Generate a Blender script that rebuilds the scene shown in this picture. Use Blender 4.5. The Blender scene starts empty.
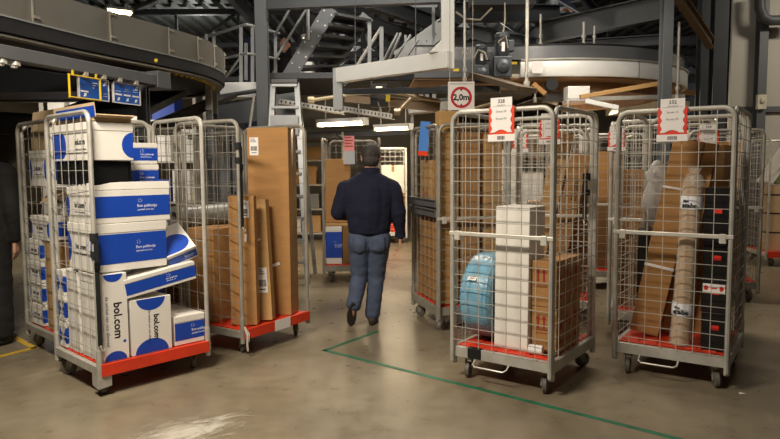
import bpy, bmesh, math, random
from mathutils import Vector, Matrix, Euler, noise
random.seed(7)
sc = bpy.context.scene
COL = sc.collection
R = math.radians
V = Vector

# ------------------------------------------------------------------ camera
F_PX, PITCH, ROLL, CAM_Z = 642.0, R(4.656), R(-0.391), 1.42
_r0 = V((1, 0, 0)); _u0 = V((0, math.sin(PITCH), math.cos(PITCH))); _f = V((0, math.cos(PITCH), -math.sin(PITCH)))
_r = _r0 * math.cos(ROLL) + _u0 * math.sin(ROLL)
_u = -_r0 * math.sin(ROLL) + _u0 * math.cos(ROLL)
cd = bpy.data.cameras.new('camera'); cam = bpy.data.objects.new('camera', cd); COL.objects.link(cam)
cd.sensor_width = 36.0; cd.lens = 36.0 * F_PX / 780.0; cd.clip_end = 200
m = Matrix((_r, _u, -_f)).transposed().to_4x4(); m.translation = V((0, 0, CAM_Z))
cam.matrix_world = m
sc.camera = cam

def at(u, v, Y):                      # photo pixel -> world point at depth Y
    d = _f + _r * ((u - 390) / F_PX) - _u * ((v - 219.5) / F_PX)
    return V((0, 0, CAM_Z)) + d * (Y / d.y)
def atz(u, v, z=0.0):                 # photo pixel -> world point at height z
    d = _f + _r * ((u - 390) / F_PX) - _u * ((v - 219.5) / F_PX)
    return V((0, 0, CAM_Z)) + d * ((z - CAM_Z) / d.z)

# ------------------------------------------------------------------ materials
def lin(c):
    return tuple(((x / 255) / 12.92 if x / 255 <= .04045 else ((x / 255 + .055) / 1.055) ** 2.4) for x in c)
MATS = {}
def mat(name, rgb, rough=.6, metal=0.0, var=.12, scale=12.0, bump=0.0, bscale=60.0, emit=0.0, spec=.5, alpha=1.0, trans=0.0, stretch=None):
    if name in MATS: return MATS[name]
    mt = bpy.data.materials.new(name); mt.use_nodes = True
    nt = mt.node_tree; b = nt.nodes['Principled BSDF']
    c = lin(rgb)
    b.inputs['Roughness'].default_value = rough
    b.inputs['Metallic'].default_value = metal
    b.inputs['Specular IOR Level'].default_value = spec
    b.inputs['Alpha'].default_value = alpha
    b.inputs['Transmission Weight'].default_value = trans
    tc = nt.nodes.new('ShaderNodeTexCoord'); src = tc.outputs['Object']
    if stretch:
        mp = nt.nodes.new('ShaderNodeMapping'); mp.inputs['Scale'].default_value = stretch
        nt.links.new(src, mp.inputs['Vector']); src = mp.outputs['Vector']
    if var > 0:
        n = nt.nodes.new('ShaderNodeTexNoise'); n.inputs['Scale'].default_value = scale; n.inputs['Detail'].default_value = 5
        nt.links.new(src, n.inputs['Vector'])
        cr = nt.nodes.new('ShaderNodeValToRGB')
        cr.color_ramp.elements[0].position = .3; cr.color_ramp.elements[1].position = .7
        cr.color_ramp.elements[0].color = tuple(x * (1 - var) for x in c) + (1,)
        cr.color_ramp.elements[1].color = tuple(min(1, x * (1 + var)) for x in c) + (1,)
        nt.links.new(n.outputs['Fac'], cr.inputs['Fac'])
        nt.links.new(cr.outputs['Color'], b.inputs['Base Color'])
    else:
        b.inputs['Base Color'].default_value = c + (1,)
    if bump > 0:
        n2 = nt.nodes.new('ShaderNodeTexNoise'); n2.inputs['Scale'].default_value = bscale; n2.inputs['Detail'].default_value = 3
        nt.links.new(src, n2.inputs['Vector'])
        bp = nt.nodes.new('ShaderNodeBump'); bp.inputs['Strength'].default_value = bump; bp.inputs['Distance'].default_value = .01
        nt.links.new(n2.outputs['Fac'], bp.inputs['Height']); nt.links.new(bp.outputs['Normal'], b.inputs['Normal'])
    if emit > 0:
        b.inputs['Emission Color'].default_value = c + (1,)
        b.inputs['Emission Strength'].default_value = emit
    MATS[name] = mt
    return mt

ZINC = mat('galvanised_steel', (186, 182, 172), .45, .35, .16, 9, .05, 30)
ZINC_D = mat('dull_galvanised_steel', (150, 145, 134), .5, .3, .22, 7, .06, 30)
WIRE = mat('zinc_wire', (204, 199, 188), .42, .3, .10, 9)
RED = mat('red_plastic_deck', (214, 58, 28), .45, 0, .12, 8, .04, 40)
BLACKR = mat('black_rubber', (28, 27, 26), .65, 0, .15, 20)
TYRE_G = mat('grey_wheel_rubber', (98, 92, 84), .55, 0, .15, 20)
CARD = mat('brown_cardboard', (162, 118, 68), .78, 0, .09, 5, .03, 120, stretch=(1, 1, 6))
CARD_D = mat('dark_brown_cardboard', (130, 92, 52), .8, 0, .10, 5, .03, 120, stretch=(1, 1, 6))
CARD_L = mat('tan_cardboard', (182, 142, 90), .78, 0, .08, 5, .03, 120, stretch=(1, 1, 6))
WHITE_C = mat('white_cardboard', (226, 221, 212), .6, 0, .04, 6, .02, 90)
KRAFT_IN = mat('kraft_inside', (198, 172, 134), .8, 0, .08, 8)
BLUE = mat('blue_print', (18, 66, 168), .5, 0, .05, 6)
NAVY_INK = mat('navy_ink', (22, 30, 78), .6, 0, 0)
BLACK_INK = mat('black_ink', (22, 21, 22), .6, 0, 0)
GREY_INK = mat('grey_ink', (96, 94, 96), .6, 0, 0)
RED_INK = mat('red_ink', (150, 34, 24), .6, 0, 0)
WHITE_INK = mat('white_ink', (232, 232, 236), .6, 0, 0)
PAPER = mat('white_paper', (232, 226, 222), .6, 0, .03, 9)
PINKP = mat('pink_paper', (226, 138, 136), .6, 0, .04, 9)
TAPE = mat('packing_tape', (176, 132, 80), .25, 0, .06, 9)
ORANGE = mat('orange_red_plastic', (226, 64, 22), .42, 0, .05, 9)
BLACKP = mat('black_plastic', (20, 20, 21), .35, 0, .12, 9, .03, 40)
STRAP = mat('black_webbing', (22, 21, 21), .85, 0, .15, 60, .1, 200)
STEEL_P = mat('grey_painted_steel', (88, 90, 92), .5, .1, .08, 3)
STEEL_D = mat('dark_grey_painted_steel', (58, 60, 63), .5, .1, .10, 3)
STEEL_K = mat('near_black_steel', (30, 30, 32), .5, .1, .12, 4)
STEEL_L = mat('light_grey_painted_steel', (140, 142, 142), .45, .15, .08, 3)
SKIRT = mat('brushed_grey_sheet', (122, 118, 110), .38, .45, .08, 2, .02, 20)
SHEET = mat('polished_grey_sheet', (150, 150, 152), .24, .6, .08, 2)
WHITE_M = mat('white_painted_metal', (236, 235, 230), .4, .05, .04, 3)
BELT = mat('black_conveyor_belt', (26, 25, 24), .6, 0, .15, 12)
PLY = mat('brown_plywood', (150, 112, 74), .6, 0, .22, 3, .03, 30, stretch=(1, 6, 1))
YELLOW = mat('yellow_paint', (218, 184, 34), .5, 0, .06, 8)
SIGNBLUE = mat('sign_blue', (22, 84, 176), .4, 0, .04, 5)
MOTOR = mat('motor_grey_blue', (70, 74, 80), .45, .3, .1, 10)
CONCR = mat('beige_wall_paint', (176, 158, 130), .8, 0, .10, 1.2, .05, 20)

# ------------------------------------------------------------------ mesh builder
class MB:
    def __init__(s): s.v = []; s.f = []; s.m = []; s.k = 0
    def add(s, vs, fs, k=None):
        o = len(s.v); s.v += [tuple(x) for x in vs]
        for f in fs: s.f.append(tuple(o + i for i in f)); s.m.append(s.k if k is None else k)
    def box(s, x0, x1, y0, y1, z0, z1, M=None, k=None):
        p = [V((x, y, z)) for z in (z0, z1) for y in (y0, y1) for x in (x0, x1)]
        if M is not None: p = [M @ q for q in p]
        s.add(p, [(0, 2, 3, 1), (4, 5, 7, 6), (0, 1, 5, 4), (2, 6, 7, 3), (0, 4, 6, 2), (1, 3, 7, 5)], k)
        return s
    def bar(s, a, b, w=.01, h=None, up=None, k=None):
        a = V(a); b = V(b); h = w if h is None else h
        d = (b - a); L = d.length
        if L < 1e-6: return s
        d /= L
        upv = V(up) if up is not None else (V((0, 0, 1)) if abs(d.z) < .95 else V((0, 1, 0)))
        x = d.cross(upv).normalized(); y = x.cross(d).normalized()
        p = []
        for c in (a, b):
            for sx, sy in ((-1, -1), (1, -1), (1, 1), (-1, 1)): p.append(c + x * (sx * w / 2) + y * (sy * h / 2))
        s.add(p, [(3, 2, 1, 0), (4, 5, 6, 7), (0, 1, 5, 4), (1, 2, 6, 5), (2, 3, 7, 6), (3, 0, 4, 7)], k)
        return s
    def tube(s, pts, r=.01, n=8, closed=False, k=None, caps=True):
        pts = [V(p) for p in pts]; N = len(pts); rings = []
        rr = r if isinstance(r, (list, tuple)) else [r] * N
        prev = None
        for i, p in enumerate(pts):
            if closed: t = pts[(i + 1) % N] - pts[i - 1]
            else: t = pts[min(i + 1, N - 1)] - pts[max(i - 1, 0)]
            t.normalize()
            if prev is None:
                g = V((0, 0, 1)) if abs(t.z) < .9 else V((1, 0, 0))
                x = t.cross(g).normalized()
            else:
                x = (prev - t * prev.dot(t)).normalized()
            prev = x; y = t.cross(x)
            rings.append([p + (x * math.cos(2 * math.pi * j / n) + y * math.sin(2 * math.pi * j / n)) * rr[i] for j in range(n)])
        vs = [q for ring in rings for q in ring]; fs = []
        M = N if closed else N - 1
        for i in range(M):
            a = i * n; b = ((i + 1) % N) * n
            for j in range(n): fs.append((a + j, a + (j + 1) % n, b + (j + 1) % n, b + j))
        if not closed and caps:
            fs.append(tuple(range(n - 1, -1, -1))); fs.append(tuple((N - 1) * n + j for j in range(n)))
        s.add(vs, fs, k); return s
    def cyl(s, a, b, r, n=16, k=None): return s.tube([a, b], r, n, k=k)
    def prism(s, poly, y0, y1, M=None, k=None):      # polygon (x,z) extruded along y
        n = len(poly)
        p = [V((x, y0, z)) for x, z in poly] + [V((x, y1, z)) for x, z in poly]
        if M is not None: p = [M @ q for q in p]
        fs = [tuple(range(n)), tuple(range(2 * n - 1, n - 1, -1))] + [(i, i + n, (i + 1) % n + n, (i + 1) % n) for i in range(n)]
        s.add(p, fs, k); return s
    def lathe(s, prof, M=None, n=24, k=None, closed=False):   # (r,z) profile about z
        N = len(prof); p = []
        for r, z in prof:
            for j in range(n):
                t = 2 * math.pi * j / n; p.append(V((r * math.cos(t), r * math.sin(t), z)))
        if M is not None: p = [M @ q for q in p]
        fs = []
        for i in range(N if closed else N - 1):
            a = i * n; b = ((i + 1) % N) * n
            for j in range(n): fs.append((a + j, a + (j + 1) % n, b + (j + 1) % n, b + j))
        if not closed:
            if prof[0][0] > 1e-5: fs.append(tuple(range(n - 1, -1, -1)))
            if prof[-1][0] > 1e-5: fs.append(tuple((N - 1) * n + j for j in range(n)))
        s.add(p, fs, k); return s
    def ell(s, c, rx, ry, rz, M=None, nu=16, nv=10, k=None):
        p = []; fs = []
        for i in range(nv + 1):
            a = math.pi * i / nv
            for j in range(nu):
                b = 2 * math.pi * j / nu
                q = V((rx * math.sin(a) * math.cos(b), ry * math.sin(a) * math.sin(b), rz * math.cos(a)))
                if M is not None: q = M @ q
                p.append(V(c) + q)
        for i in range(nv):
            for j in range(nu): fs.append((i * nu + j, (i + 1) * nu + j, (i + 1) * nu + (j + 1) % nu, i * nu + (j + 1) % nu))
        s.add(p, fs, k); return s
    def mesh(s, name, mats, smooth=False):
        me = bpy.data.meshes.new(name)
        me.from_pydata(s.v, [], s.f)
        for mm in (mats if isinstance(mats, (list, tuple)) else [mats]): me.materials.append(mm)
        me.polygons.foreach_set('material_index', s.m)
        bm = bmesh.new(); bm.from_mesh(me)
        bmesh.ops.remove_doubles(bm, verts=bm.verts, dist=1e-6)
        bmesh.ops.recalc_face_normals(bm, faces=bm.faces)
        bm.to_mesh(me); bm.free()
        if smooth: me.shade_smooth(); me.set_sharp_from_angle(angle=R(40))
        return me
    def build(s, name, mats, parent=None, smooth=False, bevel=0.0):
        o = bpy.data.objects.new(name, s.mesh(name, mats, smooth)); COL.objects.link(o)
        if parent is not None: o.parent = parent
        if bevel:
            b = o.modifiers.new('bevel', 'BEVEL'); b.width = bevel; b.segments = 2; b.limit_method = 'ANGLE'
        return o

def tag(o, label, cat, group=None, kind=None):
    o['label'] = label
    if cat: o['category'] = cat
    if group: o['group'] = group
    if kind: o['kind'] = kind
    return o
def empty(name, M, label, cat, group=None, kind=None):
    o = bpy.data.objects.new(name, None); COL.objects.link(o); o.empty_display_size = .1
    o.matrix_world = M if isinstance(M, Matrix) else Matrix.Translation(V(M))
    return tag(o, label, cat, group, kind)
def T(x, y, z): return Matrix.Translation((x, y, z))
def RZ(a): return Matrix.Rotation(a, 4, 'Z')
def RX(a): return Matrix.Rotation(a, 4, 'X')
def RY(a): return Matrix.Rotation(a, 4, 'Y')

def text_obj(name, s, size, m_, parent, M, align='CENTER', bold=0.0):
    cu = bpy.data.curves.new('t', 'FONT'); cu.body = s; cu.size = size; cu.align_x = align; cu.align_y = 'CENTER'
    cu.extrude = .0004; cu.resolution_u = 2; cu.offset = bold
    to = bpy.data.objects.new('t', cu); COL.objects.link(to)
    dg = bpy.context.evaluated_depsgraph_get()
    me = bpy.data.meshes.new_from_object(to.evaluated_get(dg))
    bpy.data.objects.remove(to); bpy.data.curves.remove(cu)
    me.name = name; me.materials.clear(); me.materials.append(m_)
    o = bpy.data.objects.new(name, me); COL.objects.link(o)
    o.parent = parent; o.matrix_local = M
    return o
FRONT = RX(R(90))                       # text lying in xy -> facing -y
SIDE_L = RZ(R(-90)) @ RX(R(90))         # text facing -x
# ------------------------------------------------------------------ roll containers
def U_frame(mb, p0, p1, z0, z1, r=.014, rad=.07, n=8):
    p0 = V(p0); p1 = V(p1); d = (p1 - p0).normalized(); up = V((0, 0, 1))
    pts = [p0 + up * z0, p0 + up * (z1 - rad)]
    for i in range(1, 6):
        a = math.pi / 2 * i / 6
        pts.append(p0 + d * (rad * (1 - math.cos(a))) + up * (z1 - rad + rad * math.sin(a)))
    pts.append(p0 + d * rad + up * z1); pts.append(p1 - d * rad + up * z1)
    for i in range(1, 6):
        a = math.pi / 2 * i / 6
        pts.append(p1 - d * (rad * (1 - math.sin(a))) + up * (z1 - rad + rad * math.cos(a)))
    pts += [p1 + up * (z1 - rad), p1 + up * z0]
    mb.tube(pts, r, n)
def grid(mb, p0, p1, z0, z1, nv, dz, w=.0040, bulge=None):
    p0 = V(p0); p1 = V(p1); up = V((0, 0, 1))
    nrm = (p1 - p0).normalized().cross(up)
    for i in range(1, nv):
        t = i / nv; q = p0.lerp(p1, t)
        top = z1 - .004
        mb.bar(q + up * z0, q + up * top, w, w)
    z = z0 + dz * .5
    while z < z1 - .05:
        mb.bar(p0 + up * z + nrm * w * .9, p1 + up * z + nrm * w * .9, w, w)
        z += dz
def caster(root, x, y, rot, r=.052):
    mb = MB(); M = T(x, y, 0) @ RZ(rot)
    mb.box(-.045, .045, -.035, .035, .135, .147, M)
    mb.lathe([(.0, .118), (.032, .118), (.034, .137), (0, .137)], M, 14)
    for s in (-1, 1):
        mb.prism([(-.03, .12), (.03, .12), (.045, .045), (.02, .035)], s * .021 - .002, s * .021 + .002, M)
    mb.cyl(M @ V((.03, -.026, .052)), M @ V((.03, .026, .052)), .008, 8)
    f = mb.build('caster', ZINC_D, root, True)
    w = MB(); W = M @ T(.03, 0, .052) @ RX(R(90))
    w.lathe([(.012, -.016), (r - .008, -.016), (r, -.010), (r, .010), (r - .008, .016), (.012, .016)], W, 20)
    w.build('wheel', TYRE_G, f, True)
def roll_container(loc, rz, w, d, label, front='open', left=True, right=True, rear=True, H=1.77, group='roll containers in the hall',
                   lip=False, nv=7, dz=.09, steel=None, casts=(.4, .9, 2.2, 2.7), deck=RED, midbar=.97, guards=False, handle=False):
    steel = steel or ZINC
    M = T(loc[0], loc[1], 0) @ RZ(rz)
    root = empty('roll_container', M, label, 'roll container', group)
    t = .016
    b = MB(); h0, h1 = .142 if lip else .148, .194 if lip else .218
    b.box(0, .034, 0, d, h0, h1); b.box(w - .034, w, 0, d, h0, h1); b.box(.034, w - .034, d - .034, d, h0, h1)
    if not lip: b.box(.034, w - .034, 0, .034, h0, h1)
    b.box(.034, w - .034, d * .33, d * .33 + .03, h0, h0 + .03); b.box(.034, w - .034, d * .66, d * .66 + .03, h0, h0 + .03)
    for x in (0, w):
        for y in (0, d): b.cyl((x + (t if x == 0 else -t), y + (t if y == 0 else -t), .10), (x + (t if x == 0 else -t), y + (t if y == 0 else -t), .30), .019, 10)
    b.build('base_frame', steel, root, False, .003)
    k = MB(); y0 = -.004 if lip else .036
    dz_ = -.025 if lip else 0
    k.box(.036, w - .036, y0 if lip else .036, d - .036, .196 + dz_, .226 + dz_)
    if lip: k.box(.02, w - .02, -.012, .012, .132, .209)
    nrib = 5
    for i in range(nrib):
        x = .06 + (w - .12) * (i + .5) / nrib
        k.box(x - .035, x + .035, .06, d - .06, .226 + dz_, .231 + dz_)
    k.build('deck', deck, root, False, .003)
    ci = .052 if guards else .09
    for i, (fx, fy) in enumerate(((ci, ci), (w - .09, .09), (.09, d - .09), (w - .09, d - .09))):
        caster(root, fx, fy, casts[i])
    if guards:
        g = MB(); g.box(.0, .085, .0, .010, .060, .135); g.box(.0, .010, .0, .10, .060, .15)
        g.build('corner_guard', ZINC, root, False, .006)
    z0 = .12
    def pan(nm, p0, p1, nvv):
        mb = MB(); U_frame(mb, p0, p1, z0, H, t * .95); grid(mb, p0, p1, .225, H, nvv, dz)
        return mb.build(nm, steel, root, True)
    if left: pan('side_panel', (t, t, 0), (t, d - t, 0), nv)
    if right: pan('side_panel', (w - t, t, 0), (w - t, d - t, 0), nv)
    if rear: pan('rear_panel', (t + .03, d - t * .8, 0), (w - t - .03, d - t * .8, 0), nv)
    if front == 'gate':
        pan('front_gate', (t + .0, -.012, 0), (w - t, -.012, 0), nv)
        g = MB(); g.box(.0, w, -.030, -.008, midbar, midbar + .026)
        for x in (.06, w - .06): g.box(x - .02, x + .02, -.034, -.006, midbar - .03, midbar + .03)
        g.build('gate_bar', WIRE, root, False, .004)
    if handle:
        g = MB(); hx = w * .42
        g.tube([(hx - .12, .01, .15), (hx - .12, -.035, .125), (hx - .10, -.05, .115), (hx + .10, -.05, .115), (hx + .12, -.035, .125), (hx + .12, .01, .15)], .006, 8)
        g.build('pull_handle', WIRE, root, True)
    return root, M

def sign_card(M, number, lines, label, holder=ORANGE, group='route cards on the roll containers', s=.88):
    M = M @ Matrix.Scale(s, 4)
    root = empty('route_card', M, label, 'sign', group)      # origin: bottom centre, facing -y
    h = MB(); h.box(-.098, .098, 0, .006, .05, .245); 
    for x in (-.085, .085):
        for z in (.09, .20): h.cyl((x, -.003, z), (x, .002, z), .006, 8)
    h.build('card_holder', holder, root, False, .003)
    p = MB(); pts = []
    left = []
    for i in range(25):
        z = .062 + (.238 - .062) * i / 24
        x = .076 + .006 * math.cos(i / 24 * math.pi * 6)
        left.append((x, z))
    bot = [(x, .060 + .022 * max(0, math.cos(x / .055 * math.pi / 2))) for x in [-.05 + .01 * i for i in range(11)]]
    poly = [(-x, z) for x, z in reversed(left)]
    poly = poly + [q for q in bot] + left + [(.082, .245), (.082, .305), (-.082, .305), (-.082, .245)]
    p.prism(poly, -.004, -.001)
    p.box(-.074, .074, -.0045, -.004, .2425, .2445, k=1)
    p.build('card', [PAPER, GREY_INK], root)
    text_obj('lettering', number, .036, GREY_INK, root, T(0, -.0046, .278) @ FRONT, bold=.001)
    text_obj('lettering', lines[0], .016, GREY_INK, root, T(0, -.0046, .252) @ FRONT)
    text_obj('lettering', lines[1], .022, GREY_INK, root, T(0, -.0046, .208) @ FRONT)
    text_obj('lettering', lines[2], .022, GREY_INK, root, T(0, -.0046, .158) @ FRONT)
    q = MB(); q.box(-.105, .105, -.002, .004, 0, .05); q.build('number_plate', PAPER, root, False, .002)
    bc = MB(); x = -.03
    rnd = random.Random(number)
    while x < .03:
        ww = rnd.choice((.0015, .003, .0045)); bc.box(x, x + ww, -.0028, -.0018, .012, .038); x += ww + rnd.choice((.0015, .003))
    bc.build('barcode', BLACK_INK, root)
    return root

LOW = []          # containers whose deck sits a little lower
def put(o, M, x, y, z, rz=0, rx=0, ry=0):
    if any(M is q_ for q_ in LOW): z -= .025
    o.matrix_world = M @ T(x, y, z) @ RZ(rz) @ RX(rx) @ RY(ry); return o

def barcode_label(root, w, h, M, rows=2, name='shipping_label'):
    a = MB(); a.box(-w / 2, w / 2, -.0012, 0, -h / 2, h / 2); o = a.build(name, PAPER, root); o.matrix_local = M
    b = MB(); rnd = random.Random(w * h)
    z0 = -h * .12
    x = -w * .36
    while x < w * .36:
        ww = w * rnd.choice((.015, .03, .045)); b.box(x, x + ww, -.0022, -.001, z0 - h * .13, z0 + h * .13); x += ww + w * .025
    for i in range(3): b.box(-w * .4, w * (.1 + .1 * i), -.0022, -.001, h * (.40 - .08 * i), h * (.43 - .08 * i))
    b.box(-w * .3, w * .3, -.0022, -.001, -h * .38, -h * .34)
    q = b.build('print', BLACK_INK, o)
    return o

def carton(w, d, h, label, m_=CARD, group=None, tape='front', name='carton', cat='box', bev=.004):
    """brown carton, origin at base centre, front face at -y"""
    mb = MB(); mb.box(-w / 2, w / 2, -d / 2, d / 2, 0, h)
    o = mb.build(name, m_, None, False, bev)
    tag(o, label, cat, group)
    if tape:
        t = MB(); tw = .024
        if tape == 'front':      # vertical tape down front, over the top
            t.box(-tw, tw, -d / 2 - .0014, -d / 2 + .001, h * .72, h + .0012); t.box(-tw, tw, -d / 2, d / 2, h - .001, h + .0014)
        elif tape == 'band':
            t.box(-w / 2 - .0014, w / 2 + .0014, -d / 2 - .0014, d / 2 + .0014, h * .45, h * .45 + .03)
        elif tape == 'top':
            t.box(-w / 2, w / 2, -tw, tw, h - .001, h + .0014); t.box(w / 2 - .001, w / 2 + .0014, -tw, tw, h * .8, h + .0014); t.box(-w / 2 - .0014, -w / 2 + .001, -tw, tw, h * .8, h + .0014)
        t.build('tape', TAPE, o)
    e = MB()   # closing seam of the top flaps
    if h < 1.2:
        e.box(-w / 2 + .002, w / 2 - .002, -.0008, .0008, h - .001, h + .0012); e.build('flap_seam', CARD_D if m_ is not CARD_D else BLACK_INK, o)
    return o

def shop_box(w, d, h, label, style='flat', group='white and blue parcels in the front left container', side=True, lidopen=0.0):
    """white parcel with printed blue band; origin base centre; band on -y face, logo on -x face"""
    mb = MB(); lid = min(.06, h * .22)
    mb.box(-w / 2, w / 2, -d / 2, d / 2, 0, h - lid * .3)
    o = mb.build('parcel_box', WHITE_C, None, False, .003); tag(o, label, 'box', group)
    l = MB(); l.box(-w / 2 - .003, w / 2 + .003, -d / 2 - .003, d / 2 + .003, h - lid, h)
    if lidopen:
        lo = l.build('lid', WHITE_C, o, False, .003); lo.matrix_local = T(0, d / 2, h - lid) @ RX(-lidopen) @ T(0, -d / 2, -(h - lid))
    else: l.build('lid', WHITE_C, o, False, .003)
    g = .0014
    if style == 'flat':
        b = MB(); z0, z1 = h * .16, (h - lid) * .97
        b.box(-w / 2 + .001, w / 2 - .001, -d / 2 - g, -d / 2 + .001, z0, z1)
        b.build('blue_band', BLUE, o)
        # half discs on the logo faces
        for yy in (-d / 2, d / 2):
            rr = (z1 - z0) / 2; poly = []
            for i in range(17):
                a = math.pi * i / 16 - math.pi / 2
                poly.append((math.cos(a) * rr * .55 * (1 if yy < 0 else -1) + yy, math.sin(a) * rr + (z0 + z1) / 2))
            for sx in ((-1,) if side else ()):
                hd = MB()
                vs = [V((sx * (w / 2 + g), p, z)) for p, z in poly] + [V((sx * (w / 2 - .001), p, z)) for p, z in poly]
                n = len(poly); hd.add(vs, [tuple(range(n)), tuple(range(2 * n - 1, n - 1, -1))] + [(i, i + n, (i + 1) % n + n, (i + 1) % n) for i in range(n)])
                hd.build('blue_disc', BLUE, o)
        zc = (z0 + z1) / 2; s = min(.026, h * .13)
        text_obj('lettering', 'Een pakketje', s, WHITE_INK, o, T(w * .06, -d / 2 - g - .0006, zc) @ FRONT, 'LEFT')
        text_obj('lettering', 'speciaal voor jou', s * .62, WHITE_INK, o, T(w * .06, -d / 2 - g - .0006, zc - s * .95) @ FRONT, 'LEFT')
        q = MB()
        for k_ in range(5):
            a = k_ * 1.3; q.ell((w * .1 + .012 * math.cos(a), -d / 2 - g - .0004, zc + s * 1.3 + .010 * math.sin(a)), .0024, .0006, .0024, nu=8, nv=4)
        q.build('dots', WHITE_INK, o)
        if side:
            s2 = min(.05, h * .22)
            text_obj('logo', 'bol.com', s2, BLACK_INK, o, T(-w / 2 - .0008, 0, zc + s2 * .2) @ SIDE_L, bold=.002)
            text_obj('lettering', 'de winkel van ons allemaal', s2 * .32, NAVY_INK, o, T(-w / 2 - .0008, 0, zc - s2 * .7) @ SIDE_L)
            q = MB(); q.ell((-w / 2 - .0006, -s2 * 1.95, zc + s2 * .55), .0006, s2 * .16, s2 * .16, nu=12, nv=6); q.build('logo_dot', BLUE, o)
    if style == 'upright':    # standing on its short side, logo reads downwards on -y face
        for zz, sg, rr in ((h - .002, -1, .36 * w), (0.002, 1, .42 * w)):
            b = MB(); poly = []
            for i in range(17):
                a = math.pi * i / 16
                poly.append((math.cos(a) * rr, zz + sg * math.sin(a) * rr * .8))
            b.prism(poly, -d / 2 - .0048, -d / 2 - .002)
            b.build('blue_disc', BLUE, o)
        Rv = T(w * .12, -d / 2 - .0045, h * .46) @ RY(R(90)) @ FRONT
        s2 = .072 if w < .25 else .052
        text_obj('logo', 'bol.com', s2, BLACK_INK, o, Rv, bold=.002)
        text_obj('lettering', 'de winkel van ons allemaal', s2 * .42, NAVY_INK, o, T(w * .12 - s2 * .9, -d / 2 - .0045, h * .46) @ RY(R(90)) @ FRONT)
        q = MB(); q.ell((w * .12 + s2 * .55, -d / 2 - .0044, h * .46 - s2 * 1.95), .14 * s2, .0006, .14 * s2, nu=12, nv=6); q.build('logo_dot', BLUE, o)
        f = MB(); f.box(-w / 2 - .0008, w / 2 + .0008, -d / 2 - .0042, -d / 2, .0, h - .001); f.build('front_sheet', WHITE_C, o)
    if style == 'end':        # half disc at the right of the short front face, blue end on the long left face
        g = .0014
        def face(poly, nm, on_side):
            q_ = MB(); n = len(poly)
            if on_side: q_.add([V((-w / 2 - g, p, z)) for p, z in poly] + [V((-w / 2 + .001, p, z)) for p, z in poly], [tuple(range(n)), tuple(range(2 * n - 1, n - 1, -1))] + [(i, i + n, (i + 1) % n + n, (i + 1) % n) for i in range(n)])
            else: q_.prism(poly, -d / 2 - g, -d / 2 + .001)
            q_.build(nm, BLUE, o)
        zc = (h - lid) * .52; rr = (h - lid) * .44
        face([(w / 2 - .001 - rr * .9 * math.cos(math.pi * i / 16 - math.pi / 2), zc + rr * math.sin(math.pi * i / 16 - math.pi / 2)) for i in range(17)], 'blue_disc', False)
        face([(d / 2 - .001, zc - rr), (d / 2 - .001, zc + rr)] + [(d / 2 - .17 - rr * .7 * math.cos(math.pi * i / 16 - math.pi / 2), zc - rr * math.sin(math.pi * i / 16 - math.pi / 2)) for i in range(17)], 'blue_band', True)
        text_obj('logo', 'bol.com', .05, BLACK_INK, o, T(-w / 2 - .0008, -d * .24, zc + .02) @ SIDE_L, bold=.002)
        text_obj('lettering', 'de winkel van ons allemaal', .017, NAVY_INK, o, T(-w / 2 - .0008, -d * .24, zc - .025) @ SIDE_L)
    return o
# ------------------------------------------------------------------ front left container (white and blue parcels)
ML = {}
_, ML['B'] = roll_container((-1.812, 3.885), .823, .79, .72, 'roll container of white and blue parcels, nearest the camera, at the left',
                            lip=True, nv=6, dz=.125, guards=True, casts=(.9, 1.2, 2.4, .3))
_, ML['A'] = roll_container((-2.42, 4.60), .823, .79, .72, 'weathered roll container with a gaping parcel, beside the yellow floor line at the far left',
                            lip=True, nv=6, dz=.125, guards=True, steel=ZINC_D, casts=(.9, .2, 1.9, .5))
_, ML['C'] = roll_container((-1.11, 4.73), 1.004, .79, .72, 'open roll container of tall brown cartons, white tag hanging from its red deck edge',
                            lip=True, nv=6, dz=.125, steel=ZINC_D, casts=(1.0, .6, 2.3, .4))
_, ML['K'] = roll_container((-1.80, 5.62), 1.004, .79, .72, 'nearly empty roll container behind the tall brown cartons, grey roll lying in it', lip=True, nv=6, dz=.125, steel=ZINC_D)
_, ML['F'] = roll_container((.409, 4.262), -.627, .72, .79, 'roll container with a tall white box and a blue wrapped tyre', front='gate', handle=True, nv=7, dz=.088,
                            casts=(-1.3, -1.2, .5, .9))
_, ML['H'] = roll_container((1.52, 4.328), -.602, .72, .79, 'roll container with slanting brown boards and black boxes, card 332 on its gate', front='gate', handle=True, nv=7, dz=.088,
                            steel=ZINC, casts=(-1.4, -1.2, .5, .9), midbar=.965)
_, ML['M'] = roll_container((1.80, 5.28), -.43, .79, .72, 'roll container standing behind the one with the black boxes', front='gate', nv=8, dz=.09)
_, ML['L'] = roll_container((1.13, 5.76), -.2, .70, .79, 'roll container with leaning printed cartons, behind the one with the white box', front='gate', nv=7, dz=.09)
_, ML['E'] = roll_container((.395, 5.40), .27, .66, .73, 'dark roll container with a blue tag at its top, standing right of the walking man', nv=6, dz=.09, front='gate', steel=ZINC_D, casts=(2.6, .4, 2.2, 1.7))
_, ML['I'] = roll_container((3.09, 6.70), -.3, .72, .79, 'roll container with a leaning brown board, right of the one with black boxes', front='gate', nv=7, dz=.09, steel=ZINC_D)
_, ML['D'] = roll_container((-.83, 7.80), .02, .72, .79, 'roll container with a blue and white box on its deck, ahead of the walking man', nv=7, dz=.09, steel=ZINC_D, casts=(1.4, 1.6, 2.2, 1.0))
_, ML['P'] = roll_container((-.40, 11.9), 0, .72, .79, 'white roll container with white boxes at the far end of the aisle', front='gate', nv=7, dz=.09, steel=WHITE_M)
_, ML['J'] = roll_container((5.22, 8.85), -.1, .79, .72, 'roll container with a strapped roll, at the right edge before the wall', nv=7, dz=.09, lip=True)
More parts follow.
